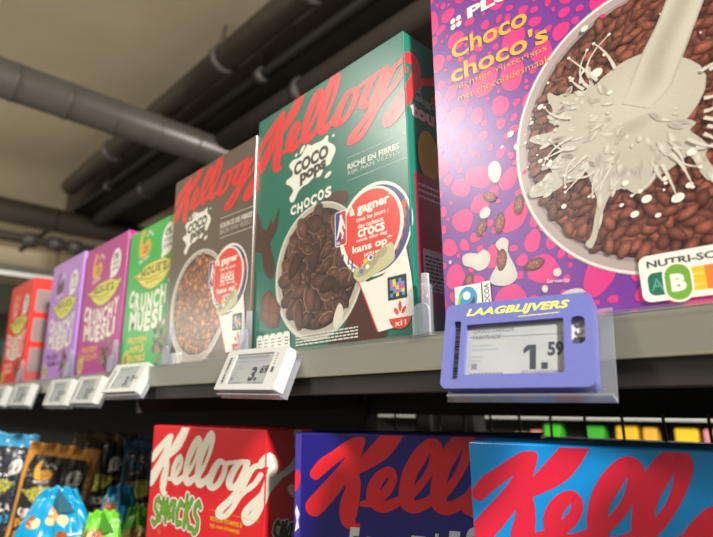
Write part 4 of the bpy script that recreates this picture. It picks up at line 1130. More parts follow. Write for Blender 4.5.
a.build('milk_stream_picture', bowl)
a = art(p, 3)
a.text('PLUS', 39, 268.5, 96, 279.5, (232, 226, 224), 0.05, 0.0, 0, -3)
for du, dv in ((-3.0, -3.0), (3.0, -3.0), (-3.0, 3.0), (3.0, 3.0)):
    a.poly(ell(27 + du, 272 + dv, 2.7, 2.7, 0, 14), (232, 226, 224))
a.build('brand_lettering', p['root'])
a = art(p, 3)
a.text('Choco', 21, 237, 92, 254, (236, 172, 62), 0.022, 0, 0, -3.0)
a.text("choco's", 19, 215, 107, 232, (236, 172, 62), 0.022, 0, 0, -4.5)
a.build('product_lettering', p['root'])
a = art(p, 3)
a.text('luchtige rijstcrisps', 24, 205.5, 105, 212, (226, 160, 84), 0.0, 0, 0, -3)
a.text('met chocoladesmaak', 25, 195.5, 107, 201.5, (226, 160, 84), 0.0, 0, 0, -2)
a.build('description_lettering', p['root'])
a = art(p, 3)
DR = (198, 192, 186)
a.poly(smooth_loop([(20, 60), (26, 62), (34, 60), (40, 62), (45, 56), (42, 48), (34, 46), (28, 50), (21, 53)]), DR, None, (216, 210, 202))
a.poly(smooth_loop([(50, 64), (56, 68), (61, 64), (60, 56), (64, 46), (66, 36), (58, 31), (47, 33), (43, 38), (50, 48), (53, 57)]), DR, None, (216, 210, 202))
for u, v, rx, ry in ((54, 122, 6, 9), (43, 91, 5, 4.6), (86, 24, 2.4, 2.6), (104, 13, 11, 8), (8, 58, 1.4, 1.6), (96, 34, 3, 3), (74, 136, 2.4, 2.4), (70, 148, 3.2, 2.6), (62, 140, 1.5, 1.5)):
    a.poly(ell(u, v, rx, ry, 10, 18, 0.05, int(u)), DR, None, (218, 212, 204))
a.build('milk_drop_picture', p['root'])
a = art(p, 4)
for i, (u, v, l, w, ro) in enumerate(((39, 80, 8, 4.0, 60), (55, 80, 8, 4.2, 75), (54.5, 51, 8.5, 4.2, 78), (72, 90, 7.5, 4, 80), (48, 103, 6.5, 4, -35), (25, 40, 6, 3.6, 80), (80, 43, 8, 4, 8))):
    a.poly(ell(u, v, l, w, ro, 18, 0.05, i), (78, 30, 26), (u - 0.5, v + 0.8), (156, 80, 66))
    for q in range(7):
        t, rr = q * 0.9 + i, 0.25 + 0.07 * q
        c_, s_ = math.cos(R(ro)), math.sin(R(ro))
        x, y = l * rr * math.cos(t), w * rr * math.sin(t)
        a.poly(ell(u + x * c_ - y * s_, v + x * s_ + y * c_, 0.7, 0.35, ro, 6), (196, 128, 112))
a.text('Serveertip', 88, 26.8, 104, 30.5, (240, 200, 225), 0.01, 0, 0, -1.5)
a.build('grain_picture', p['root'])
a = art(p, 7)
a.rect(11, 14, 35.5, 36.5, (232, 228, 220))
a.rect(36.5, 14, 43.5, 37, (226, 222, 214))
a.poly(ell(23, 26, 8.6, 9.4, 0, 24), (30, 140, 196))
a.poly(smooth_loop([(11.5, 14.5), (14, 26), (20, 32), (15, 22), (26, 14.5)]), (150, 190, 60))
a.poly(ell(22, 28.4, 3.4, 3.4, 0, 16), (232, 228, 220))
a.poly(smooth_loop([(16, 21), (24, 22), (29, 27), (28, 19), (20, 16.5)]), (30, 34, 50))
cw = lambda u, v: (40.0 - (v - 25), 25 + (u - 40))
a.text('COCOA', 31, 22.8, 50, 27.2, (60, 60, 66), 0.02, fn=cw)
a.build('fair_trade_emblem', p['root'])
a = art(p, 9)
NW = (236, 232, 222)
NG = (24, 108, 84)
a.poly(rrect(148, 5.5, 215, 34, 5), NW)
a.text('NUTRI-SCORE', 152.5, 26.2, 205, 30.6, (66, 66, 70), 0.035)
a.poly(rrect(152, 9, 168, 23, 4), NG)
a.rect(163, 9, 171, 23, NG)
for k, c in enumerate(((226, 188, 50), (222, 124, 58), (204, 78, 54))):
    a.rect(171 + 11.5 * k, 9, 182.7 + 11.5 * k, 23, c)
a.text('A', 153.5, 12, 160.5, 19.5, (96, 160, 140), 0.0)
a.text('C', 174, 12, 181.5, 19.5, (236, 208, 110), 0.0)
a.text('D', 186.5, 12, 193, 19.5, (236, 172, 120), 0.0)
a.text('E', 198.5, 12, 204, 19.5, (226, 140, 120), 0.0)
a.poly(rrect(160.2, 3.6, 176.2, 27.4, 7.5), NW)
a.poly(rrect(161.4, 4.8, 175.0, 26.2, 6.7), (112, 164, 56))
a.text('B', 164.3, 10, 172.4, 20.6, NW, 0.06)
a.build('nutrition_score', p['root'])


# ------------------------------------------------------------------ tall muesli boxes
def lips(a, cx, cy, w, h, fn=None, tint=(222, 214, 92)):
    fn = fn or (lambda u, v: (u, v))
    o = [(-0.5, 0.16), (-0.36, 0.16), (-0.2, 0.36), (0.0, 0.42), (0.22, 0.40), (0.38, 0.28), (0.5, 0.30), (0.42, 0.05), (0.3, -0.25), (0.1, -0.48), (-0.08, -0.5), (-0.26, -0.28), (-0.38, -0.02)]
    P = lambda s: [fn(cx + x * w * s, cy + y * h * s) for x, y in o]
    a.poly(smooth_loop(P(1.06)), (120, 118, 44))
    a.poly(smooth_loop(P(1.0)), tint)
    a.line([fn(cx + x * w, cy + y * h) for x, y in ((-0.46, 0.13), (-0.3, -0.06), (-0.1, -0.13), (0.1, -0.12), (0.3, 0.0), (0.46, 0.24))], 1.4, (90, 88, 40))
    a.text("HOLIE'S", cx - 0.29 * w, cy - 0.05 * h, cx + 0.29 * w, cy + 0.27 * h, (34, 34, 30), 0.035, 0, 0.05 * h, 0.03 * h, spacing=1.22, fn=fn)
    a.text('feel good food', cx - 0.16 * w, cy - 0.30 * h, cx + 0.2 * w, cy - 0.2 * h, (96, 92, 44), 0.01, fn=fn)


def arm_icon(a, cx, cy, s, col, fn=None, word=(236, 230, 214)):
    fn = fn or (lambda u, v: (u, v))
    o = [(-0.42, -0.42), (-0.5, 0.0), (-0.42, 0.30), (-0.30, 0.5), (-0.08, 0.46), (-0.06, 0.32), (-0.2, 0.26), (-0.2, 0.02), (-0.02, -0.02), (0.2, 0.1), (0.42, 0.02), (0.5, -0.2), (0.38, -0.4), (0.1, -0.5), (-0.2, -0.5)]
    a.poly(smooth_loop([fn(cx + x * s, cy + y * s) for x, y in o]), col)
    a.text('20%', cx - 0.12 * s, cy - 0.36 * s, cx + 0.3 * s, cy - 0.1 * s, (80, 60, 50), 0.01, fn=fn)
    a.text('PROTEIN', cx - 0.4 * s, cy - 0.72 * s, cx + 0.4 * s, cy - 0.57 * s, word, 0.03, 0, 0, 0.1 * s, fn=fn)
    for dx, dy in ((0.14, 0.26), (0.28, 0.36), (0.42, 0.3), (0.56, 0.2)):
        a.poly([fn(*q) for q in ell(cx + dx * s, cy + dy * s, 0.07 * s, 0.05 * s, 40, 8)], word)


def bubble(a, cx, cy, w, h, fn=None):
    fn = fn or (lambda u, v: (u, v))
    a.poly([fn(*q) for q in ell(cx, cy, w / 2, h / 2, -12, 24)], (234, 232, 222))
    a.poly([fn(cx - w * 0.4, cy - h * 0.2), fn(cx - w * 0.1, cy - h * 0.45), fn(cx - w * 0.5, cy - h * 0.62)], (234, 232, 222))
    a.text('0%', cx - 0.26 * w, cy + 0.1 * h, cx + 0.26 * w, cy + 0.34 * h, (60, 60, 58), 0.03, fn=fn)
    a.text('ADDED', cx - 0.32 * w, cy - 0.08 * h, cx + 0.32 * w, cy + 0.04 * h, (60, 60, 58), 0.02, fn=fn)
    a.text('SUGAR', cx - 0.32 * w, cy - 0.27 * h, cx + 0.32 * w, cy - 0.14 * h, (60, 60, 58), 0.02, fn=fn)


def muesli(label, x, y, W, H, D, rgb, icon, sub, flavour, side=None, seed=1, art_w=None):
    b = cereal_box('muesli_box', label, 'muesli box', x, y, 0.0, 0, W, H, D, carton_material('muesli_carton', rgb), 'muesli boxes on the upper shelf')
    k = (art_w or W) / 186.0
    r = b['root']
    a = art(b, 1)
    arm_icon(a, 60 * k, 206, 46 * k, icon)
    bubble(a, 142 * k, 196, 42 * k, 52)
    a.build('claim_emblem', r)
    a = art(b, 2)
    lips(a, 99 * k, 148, 148 * k, 46)
    a.build('brand_emblem', r)
    a = art(b, 1)
    for wd, u0, u1, v0, v1, dip in (('CRUNCHY', 16, 172, 101, 131, -12.0), ('MUESLI', 24, 164, 64, 95, -6.0)):
        wt = [0.45 if ch == 'I' else 1.25 if ch == 'M' else 1.0 for ch in wd]
        x_ = u0
        for i, ch in enumerate(wd):
            cw = (u1 - u0) * wt[i] / sum(wt)
            t = (x_ + cw / 2 - u0) / (u1 - u0)
            dv = dip * 4 * t * (1 - t) + 6 * abs(t - 0.5)
            a.text(ch, (x_ + 1.6) * k, v0 + dv, (x_ + cw - 1.6) * k, v1 + dv, (238, 232, 216), 0.055)
            x_ += cw
    a.build('product_lettering', r)
    a = art(b, 1)
    for i, wd in enumerate(flavour):
        w = (26 + 7.0 * len(wd)) * 0.9
        u0 = 60 - w / 2
        a.text(wd, u0 * k, 42 - 14 * i, (u0 + w) * k, 53 - 14 * i, sub, 0.04, 0, -1.5)
    a.build('flavour_lettering', r)
    a = art(b, 2)
    rr = random.Random(seed)
    for i in range(24):
        u, v = 132 + rr.gauss(0, 8), 34 + rr.gauss(0, 12)
        a.poly(ell(u * k, v, rr.uniform(4, 8), rr.uniform(3, 6), rr.uniform(0, 180), 10, 0.15, i), rr.choice(((66, 46, 36), (98, 70, 50), (126, 98, 70), (46, 34, 30), (150, 124, 92))))
    a.build('cluster_picture', r)
    a = art(b, 2)
    a.poly(ell(24 * k, 18, 13 * k, 15, 0, 20), (222, 206, 84))
    a.ring(24 * k, 18, 10 * k, 12, 1.6, (96, 80, 50), 20)
    a.text('B', 19.5 * k, 11, 29 * k, 25, (96, 80, 50), 0.04)
    a.build('round_emblem', r)
    if side:
        a = art(b, 1)
        for v0 in (28, 100, 172):
            a.poly(rrect(W + 9, v0, W + D - 8, v0 + 56, 2), (150, 138, 138))  # white panels greyed, the shade on this side put into their colour
            for q in range(9):
                w = D - 24 - 6 * ((q * 7) % 3)
                a.rect(W + 13, v0 + 48 - q * 5.4, W + 13 + w, v0 + 50.4 - q * 5.4, (136, 96, 96))
        a.build('side_print', r)
    return b


muesli('bright green tall muesli box behind the left edge of the brown box', -0.388, 0.003, 169, 233, 50, (28, 176, 72), (226, 176, 64), (226, 196, 62), ('PROTEIN', 'APPLE', 'CRUMBLE'), None, 1, 190)
muesli('magenta tall muesli box between the lilac and the bright green ones', -0.597, 0.002, 200, 246, 50, (176, 42, 138), (226, 166, 76), (226, 160, 60), ('PROTEIN', 'CHOCOLATE'), None, 2)
muesli('lilac tall muesli box between the red and the magenta ones', -0.813, 0.002, 196, 253, 50, (178, 128, 208), (84, 62, 92), (116, 72, 120), ('PROTEIN', 'CARAMEL'), None, 3)
muesli('red tall muesli box at the far left with white text panels on its side', -1.174, 0.002, 206, 258, 88, (218, 44, 34), (240, 150, 130), (240, 190, 160), ('PROTEIN', 'BERRIES'), True, 4)

# ------------------------------------------------------------------ the three big boxes below
BZ = LZ + 0.0004


def big_box(label, x, y, deg, W, D, mat, group='cereal boxes on the lower shelf'):
    return cereal_box('cereal_box', label, 'cereal box', x, y, BZ, deg, W, 285, D, mat, group)


sm = big_box('bright red cereal box with white script lettering, leftmost on the lower shelf', -0.2348, -0.0005, 3, 250, 68, carton_material('red_carton', (224, 34, 44)))
brand(sm, 1.02, -1.0, -5.0, (236, 230, 214))
a = art(sm, 2)
# SMACKS: chunky tilted letters
LET = {'S': [[(0.85, 0.86), (0.55, 1.0), (0.2, 0.85), (0.2, 0.62), (0.75, 0.42), (0.8, 0.15), (0.45, 0.0), (0.08, 0.12)]],
       'M': [[(0.05, 0), (0.2, 0.95), (0.5, 0.35), (0.8, 0.95), (0.95, 0)]],
       'A': [[(0.85, 0.75), (0.4, 0.8), (0.1, 0.4), (0.3, 0.05), (0.7, 0.25), (0.85, 0.7)], [(0.85, 0.8), (0.8, 0.3), (0.98, 0.0)]],
       'C': [[(0.85, 0.8), (0.45, 0.92), (0.12, 0.5), (0.35, 0.05), (0.85, 0.12)]],
       'K': [[(0.15, 1.0), (0.2, 0)], [(0.85, 0.9), (0.25, 0.45), (0.9, 0.0)]]}


def chunky(a, word, u0, v0, u1, hts, wd, col, grow, du=0.0):
    n = len(word)
    cw = (u1 - u0) / n
    for i, ch in enumerate(word):
        for st in LET[ch]:
            pts_ = [(u0 + cw * (i + 0.06 + 0.86 * x) + du + 5 * y, v0[i] + hts[i] * y) for x, y in st]
            fine = []
            for (x0, y0), (x1, y1) in zip(pts_, pts_[1:]):
                fine += [(x0 + (x1 - x0) * t / 3, y0 + (y1 - y0) * t / 3) for t in range(3)]
            fine.append(pts_[-1])
            a.line(fine, wd + grow, col)
            for q in fine:
                a.poly(ell(q[0], q[1], (wd + grow) / 2, (wd + grow) / 2, 0, 10), col)


base = [160, 167, 171, 166, 167, 163]
hts = [33, 28, 27, 31, 36, 35]
chunky(a, 'SMACKS', 12, base, 128, hts, 5.6, (236, 234, 220), 6.0)
chunky(a, 'SMACKS', 12, base, 128, hts, 5.6, (40, 66, 30), 1.6)
chunky(a, 'SMACKS', 12, base, 128, hts, 5.6, (112, 166, 44), 0)
a.n += 1
chunky(a, 'SMACKS', 258, [164, 167, 168, 166, 167, 165], 318, [26, 22, 20, 24, 26, 26], 4, (226, 222, 208), 3)
chunky(a, 'SMACKS', 258, [164, 167, 168, 166, 167, 165], 318, [26, 22, 20, 24, 26, 26], 4, (62, 76, 36), 0)
a.build('product_lettering', sm['root'])
a = art(sm, 2)
a.text('RICHE EN VITAMINES B', 150, 181, 212, 186, (236, 178, 52), 0.03)
a.text('RIJK AAN VITAMINES', 150, 173, 208, 178, (236, 178, 52), 0.03)
a.text('©', 31, 150, 37, 156, (236, 178, 52), 0.0)
for k in range(52):
    a.rect(149 + 1.8 * k, 192 - 0.03 * k, 150 + 1.8 * k, 192.8 - 0.03 * k, (236, 178, 52))
a.build('claim_lettering', sm['root'])

NAVY = carton_material('navy_carton', (26, 20, 112))
f1 = big_box('navy blue cereal box with red script lettering, between the red and the sky blue boxes', 0.0870, -0.0052, 24, 230, 62, NAVY)
brand(f1, 1.058, 17.5, 2.5, (206, 32, 42))
a = art(f1, 2)
for i, ch in enumerate('FROSTIES'):
    q = 3.5 if ch == 'I' else 0
    dv = (8, 1, -2, 1, 5, 8, 11, 15)[i]
    a.text(ch, 54 + i * 15.2 + q, 166 + dv, 67.6 + i * 15.2 - q, 196 + dv, (206, 206, 210), 0.05, 0.3)
a.text('®', 177, 211, 181, 215, (206, 206, 210))
a.build('product_lettering', f1['root'])
a = art(f1, 1)
a.rect(0, 0, 7.5, 285, (62, 50, 140))
a.poly(smooth_loop([(1, 232), (5, 236), (6.6, 246), (4, 252), (1, 246)]), (206, 32, 42))
a.poly([(1.5, 196), (6.4, 200), (5, 206), (6.6, 212), (3, 220), (1.5, 214), (3.4, 206)], (206, 206, 210))
a.build('edge_print', f1['root'])

SKY = carton_material('sky_blue_carton', (6, 138, 214))
c = big_box('sky blue cereal box with red script lettering at the right, nearest the camera', 0.2838, 0.0027, 6, 246, 60, SKY)
brand(c, 0.955, 1.0, -0.2, (216, 30, 62))
a = art(c, 2)
a.text('CORN FLAKES', 30, 168, 210, 186, (232, 228, 220), 0.05)
a.build('product_lettering', c['root'])


# ------------------------------------------------------------------ shelf price tags
def price_tag(label, cx, cy, cz, tilt, yaw, roll, w, h, price, lines, violet=False, holder=True):
    """an electronic shelf label in its clear clip; (u, v) run from the face's lower left corner, millimetres"""
    root = empty('price_tag', (cx, cy, cz))
    tag(root, label, 'price tag', 'electronic price tags along the shelf')
    root.rotation_mode = 'QUATERNION'
    tl, yw, rl = R(tilt), R(yaw), R(roll)
    u = Vector((1, 0, 0))
    v = Vector((0, math.sin(tl), math.cos(tl)))
    u2 = u * math.cos(rl) + v * math.sin(rl)
    v2 = -u * math.sin(rl) + v * math.cos(rl)
    Rz = Matrix.Rotation(yw, 3, 'Z')
    u2, v2 = Rz @ u2, Rz @ v2
    n2 = v2.cross(u2)      # points away from the viewer
    root.rotation_quaternion = Matrix((u2, n2, v2)).transposed().to_quaternion()
    W, H = w * 1000, h * 1000
    fm = lambda a, b_, d: ((a - W / 2) / 1000, d / 1000, (b_ - H / 2) / 1000)
    place = lambda a, b_, off: (a - W / 2, -off, b_ - H / 2)

    def tart(level, base=0.0):
        return Art(W, H, 0, level, place=lambda a, b_, off: (a - W / 2, base - off, b_ - H / 2), margin=0.2, wrap=False)
    if violet:
        win = rrect(W * .165, H * .15, W * .825, H * .735, 1.5)
        slot = rrect(W * .07, H * .10, W * .125, H * .79, 1.5)
        oval = rrect(W * .865, H * .44, W * .955, H * .74, 3.5)
        outer = rrect(0, 0, W, H, 4.5)
        plate('frame', outer, [win, slot, oval], 4.0, M_TAGBLUE, root, fm)
        plate('frame_skirt', rrect(0.2, 0.2, W - 0.2, H - 0.2, 4.5), [rrect(2.2, 2.2, W - 2.2, H - 2.2, 3.5)], 11.0, M_TAGBLUE, root, lambda a, b_, d: fm(a, b_, d + 3.9))
        plate('case', rrect(3, 3, W - 3, H * .80, 2), [], 9.0, M_TAGWHITE, root, lambda a, b_, d: fm(a, b_, d + 4.3))
        scr = plate('screen', rrect(W * .15, H * .13, W * .84, H * .75, 1), [], 0.6, M_EINK, root, lambda a, b_, d: fm(a, b_, d + 3.4))
        t = tart(1)
        t.text('LAAGBLIJVERS', W * .16, H * .815, W * .865, H * .93, (222, 214, 96), 0.03, 0.28)
        t.line([(W * .53, H * .785), (W * .80, H * .795)], 0.5, (222, 214, 96))
        t.build('slogan_lettering', root, M_SCREEN)
        s0, s1, sb, st_ = W * .165, W * .825, H * .15, H * .735
        base = 3.4
    else:
        plate('case_front', rrect(0, 0, W, H, 1.8), [rrect(W * .185, H * .13, W * .815, H * .87, 0.8)], 1.6, M_TAGWHITE, root, fm)
        plate('case', rrect(0.3, 0.3, W - 0.3, H - 0.3, 1.8), [], 11.5, M_TAGWHITE, root, lambda a, b_, d: fm(a, b_, d + 1.5))
        scr = plate('screen', rrect(W * .18, H * .12, W * .82, H * .88, 0.6), [], 0.5, M_EINK, root, lambda a, b_, d: fm(a, b_, d + 0.9))
        s0, s1, sb, st_ = W * .185, W * .815, H * .13, H * .87
        base = 0.9
    sw, sh = s1 - s0, st_ - sb
    INK = (52, 56, 66)
    d = tart(0, base)
    big, small = price
    d.text(big + '.', s0 + sw * (.60 if violet else .54), sb + sh * .10, s0 + sw * (.835 if violet else .77), sb + sh * .56, INK, 0.045, 0.0 if violet else 0.12)
    d.text(small, s0 + sw * (.835 if violet else .78), sb + sh * .33, s0 + sw * .985, sb + sh * .60, INK, 0.045, 0.0 if violet else 0.1)
    d.build('price_digits', scr, M_SCREEN)
    d = tart(0, base)
    G = (104, 108, 116)
    for i, ln in enumerate(lines):
        d.text(ln, s0 + sw * .06, sb + sh * (.85 - .13 * i), s0 + sw * (.06 + .034 * len(ln)), sb + sh * (.93 - .13 * i), G, 0.02)
    d.line([(s0 + 1, sb + sh * (.77 if violet else .75)), (s1 - 1, sb + sh * (.74 if violet else .75))], 0.35, G)
    for v0, w_ in ((.58, .22), (.50, .28), (.36, .12), (.28, .10)):
        d.rect(s0 + sw * .06, sb + sh * v0, s0 + sw * (.06 + w_), sb + sh * (v0 + .035), (140, 144, 150))
    d.rect(s0 + sw * .06, sb + sh * .13, s0 + sw * .12, sb + sh * .24, G)
    x = s0 + sw * .05
    for k in range(9):
        d.rect(x, sb + sh * .025, x + sw * .03, sb + sh * .06, G)
        x += sw * .04
    d.text('8710400299', s0 + sw * .58, sb + sh * .015, s0 + sw * .96, sb + sh * .075, G, 0.01)
    d.build('screen_lettering', scr, M_SCREEN)
    bc = tart(1, base if violet else 0.0)
    rr = random.Random(int(big + small) + int(cx * 100) % 7)
    bx0, bx1 = (W * .075, W * .12) if violet else (W * .075, W * .125)
    y = H * .14
    while y < H * .78:
        t_ = rr.uniform(0.4, 1.8)
        bc.rect(bx0, y, bx1, y + t_, (54, 54, 58))
        y += t_ + rr.uniform(0.4, 1.2)
    if violet:
        bc.poly(rrect(W * .875, H * .46, W * .945, H * .53, 1), (60, 62, 78))
        bc.poly(ell(W * .91, H * .60, 1.5, 1.7, 0, 12), (196, 198, 202))
        bc.poly(ell(W * .912, H * .685, 1.9, 2.0, 0, 14), (120, 122, 128))
    else:
        bc.rect(W * .86, H * .40, W * .90, H * .52, (70, 70, 76))
        for k in range(5):
            bc.rect(W * .865, H * (.58 + .06 * k), W * .895, H * (.60 + .06 * k), (110, 110, 116))
    bc.build('barcode', root, M_SCREEN)
    # clear clip holder: a back plate and a foot lip, reaching past the tag
    bd = 17.0 if violet else 13.5
    bm = bmesh.new()
    bm_box(bm, -w / 2 - 0.002, w / 2 + 0.008, bd / 1000, bd / 1000 + 0.0012, -h / 2 - 0.004, h / 2 - 0.004, 0)
    bm_box(bm, -w / 2 + 0.004, w / 2 + 0.008, 0.003, bd / 1000, -h / 2 - 0.0042, -h / 2 - 0.0028, 0)
    link_bm('clip_holder', bm, M_CLEAR2, root)
    return root


price_tag('violet blue framed price tag reading 1.59 below the purple box', 0.3532, -0.045, -0.0155, 15.7, 11.6, -0.6, .0946, .0585, ('1', '59'), ("CHOCO CHOCO'S", 'FAIRTRADE'), True)
price_tag('white price tag on the shelf to the right of the purple box', 0.578, -0.044, -0.0160, 18, 4, 0, .1089, .0466, ('2', '19'), ('MUESLI',))
price_tag('white price tag reading 3.69 below the left corner of the green cereal box', 0.0406, -0.030, -0.0163, 22.6, 0.2, -1.5, .1089, .0466, ('3', '69'), ('KELLOGG COCO POPS CHOCOS',))
price_tag('white price tag tipped out below the bright green muesli box', -0.2792, -0.030, -0.0137, 27.5, 9.5, 0.6, .0834, .046, ('3', '29'), ('HOLIE MUESLI APPLE',))
price_tag('white price tag below the magenta muesli box', -0.4348, -0.030, -0.0274, 17.7, 0.9, -0.5, .1006, .045, ('3', '29'), ('HOLIE MUESLI CHOCO',))
price_tag('white price tag below the lilac muesli box', -0.5782, -0.030, -0.0290, 13.6, 2.1, -0.1, .1047, .0475, ('3', '29'), ('HOLIE MUESLI CARAMEL',))
price_tag('white price tag below the right side of the red muesli box', -0.8293, -0.030, -0.0292, 13.9, -0.5, -0.1, .135, .046, ('3', '29'), ('HOLIE MUESLI RED',))
price_tag('white price tag at the left edge of the picture, half cut off', -1.030, -0.030, -0.0292, 13.9, -0.5, -0.1, .135, .046, ('2', '99'), ('HOLIE MUESLI',))


# ------------------------------------------------------------------ clear front stops with dividers
def front_stop(x, label, h=0.026, w=0.017):
    o = empty('shelf_divider', (x, -0.008, 0.0))
    tag(o, label, 'shelf divider', 'clear dividers between the boxes')
    bm = bmesh.new()
    prof = [(-w / 2, 0), (w / 2, 0), (w / 2, h - 0.006), (w / 2 - 0.0015, h - 0.002), (w / 2 - 0.005, h), (-w / 2 + 0.005, h), (-w / 2 + 0.0015, h - 0.002), (-w / 2, h - 0.006)]
    f = [bm.verts.new((q[0], -0.004, q[1])) for q in prof]
    k = [bm.verts.new((q[0], -0.0015, q[1])) for q in prof]
    bm.faces.new(f)
    bm.faces.new(k[::-1])
    for i in range(len(prof)):
        j = (i + 1) % len(prof)
        bm.faces.new((f[j], f[i], k[i], k[j]))
    bmesh.ops.recalc_face_normals(bm, faces=bm.faces)
    link_bm('front_stop', bm, M_CLEAR2, o)
    bm = bmesh.new()
    bm_box(bm, -0.0006, 0.0006, -0.0015, 0.40, 0.0, 0.044, 0.0002, 1)
    bm_box(bm, -0.005, 0.005, -0.0015, 0.40, 0.0, 0.0008, 0)
    link_bm('divider_blade', bm, M_CLEAR, o)
    bm = bmesh.new()
    bm_tube(bm, [(0, 0.004, 0.004), (0, 0.004, 0.052)], [0.0038, 0.0034], 12)
    link_bm('divider_post', bm, M_CLEAR2, o, True)
    return o


front_stop(0.2545, 'clear plastic shelf stop between the green cereal box and the purple box')
front_stop(0.0045 - 0.0075 + 0.0, 'clear plastic shelf stop between the brown and the green cereal boxes', 0.03)
front_stop(-0.196, 'clear plastic shelf stop between the green muesli and the brown box')
front_stop(-0.3925, 'clear plastic shelf stop between the magenta and the green muesli boxes')
front_stop(-0.606, 'clear plastic shelf stop between the lilac and the magenta muesli boxes')
front_stop(-0.945, 'clear plastic shelf stop right of the red muesli box')


# ------------------------------------------------------------------ snack pouches and bags
def pouch(name, label, cat, base, deg, W, H, T, lean, rgb, draw, group, seed=1, crinkle=1.0, seal=0.07, gather=0.0, slump=0.0, roll=0.0):
    """pillow of film: flat seals top and bottom, belly between; u right, v up on its front"""
    root = empty(name, (base[0], base[1], base[2] + W / 1000 * math.sin(R(max(roll, 0)))), R(deg))
    root.rotation_euler = (0, R(roll), R(deg))
    tag(root, label, cat, group)
    rnd = random.Random(seed)
    ph = [rnd.uniform(0, 6.28) for _ in range(10)]

    def shape(u, v, side, off=0.0):
        s, r = u / W * 2 - 1, v / H
        prof = max(0.0, math.sin(PI * min(1, max(0, (r - 0.0) / (1 - seal))))) ** 0.55 if r < 1 - seal else 0.0
        belly = T / 2 * prof * max(0.0, 1 - abs(s) ** 2.6) ** 0.6
        cr = crinkle * (1.1 * math.sin(9 * s + 5 * r + ph[0]) * math.sin(7 * r + ph[1]) + 0.7 * math.sin(17 * s - 8 * r + ph[2]) + 0.5 * math.sin(23 * r + 6 * s + ph[3]) + 0.5 * math.sin(31 * s + 14 * r + ph[4]))
        cr += crinkle * 1.4 * max(0, r - 0.72) * math.sin(14 * s + ph[5]) * 2
        wob = gather * max(0, r - 0.6) / 0.4
        uu = W / 2 + (s * W / 2) * (1 - wob * 0.78) * (1 - 0.03 * math.sin(6 * r + ph[6]))
        y = -side * (belly + (cr * (0.35 + 0.65 * prof) if True else 0))
        if r >= 1 - seal:
            y = -side * 0.35 + cr * 0.9 * (1 - abs(s) * 0.3)
        if side < 0:
            y = max(y, 0) + 0.7 if r < 1 - seal else y + 0.7
        vv = v - slump * (1 - math.cos(s * 1.3)) * H * r + (0.9 * crinkle * math.sin(11 * s + ph[7]) if r > 0.96 else 0)
        yy = y - side * off + math.sin(R(lean)) * vv
        return (uu, yy, vv * math.cos(R(lean)))

    bm = bmesh.new()
    nu, nv = 36, 44
    grids = []
    for side in (1, -1):
        grids.append([[bm.verts.new(tuple(c_ / 1000 for c_ in shape(W * i / nu, H * j / nv, side))) for i in range(nu + 1)] for j in range(nv + 1)])
    for gi, gr in enumerate(grids):
        for j in range(nv):
            for i in range(nu):
                q = (gr[j][i], gr[j][i + 1], gr[j + 1][i + 1], gr[j + 1][i])
                bm.faces.new(q if gi == 0 else q[::-1])
    A_, B_ = grids
    rim = [(j, 0) for j in range(nv + 1)]
    for a0, a1 in zip(rim, rim[1:]):
        bm.faces.new((A_[a0[0]][0], A_[a1[0]][0], B_[a1[0]][0], B_[a0[0]][0]))
        bm.faces.new((A_[a1[0]][nu], A_[a0[0]][nu], B_[a0[0]][nu], B_[a1[0]][nu]))
    for i in range(nu):
        bm.faces.new((A_[nv][i], A_[nv][i + 1], B_[nv][i + 1], B_[nv][i]))
        bm.faces.new((A_[0][i + 1], A_[0][i], B_[0][i], B_[0][i + 1]))
    bmesh.ops.recalc_face_normals(bm, faces=bm.faces)
    film = solid('film_' + cat.replace(' ', '_'), rgb, 0.25, var=0.05, scale=60)
    link_bm('film', bm, film, root, True)
    draw(root, W, H, lambda u, v, off: shape(min(W, max(0, u)), min(H, max(0, v)), 1, off + 0.35))
    return root


def granola_art(edge, panel, lettering):
    def draw(root, W, H, place):
        def mk(level):
            a = Art(W, H, 0, level, place=place, margin=0.5, wrap=False)
            a.maxedge = 7.0
            return a
        k = W / 130.0
        a = mk(0)
        a.poly([(7 * k, 0), (W - 22 * k, 0), (W - 14 * k, H * .84), (W - 22 * k, H * .89), (15 * k, H * .89), (9 * k, H * .80)], panel)
        a.build('front_panel', root, M_FILM)
        a = mk(2)
        arm_icon(a, 40 * k, H * .76, 34 * k, edge)
        bubble(a, 96 * k, H * .72, 26 * k, 32)
        a.build('claim_emblem', root, M_FILM)
        a = mk(2)
        lips(a, 55 * k, H * .55, 96 * k, 40)
        a.build('brand_emblem', root, M_FILM)
        a = mk(2)
        for (wd, col, v), h in zip(lettering, (17, 17, 17, 10)):
            w = min(100, 13.5 * len(wd))
            a.text(wd, 12 * k, H * v, (12 + w) * k, H * v + h, col, 0.05, 0, -3)
        a.build('product_lettering', root, M_FILM)
        a = mk(2)
        for q in range(12):
            a.text('NOTHING FAKE'[q], W - 13 * k, H * (.10 + .055 * q), W - 6 * k, H * (.14 + .055 * q), (238, 230, 214), 0.03)
        a.build('edge_lettering', root, M_FILM)
    return draw


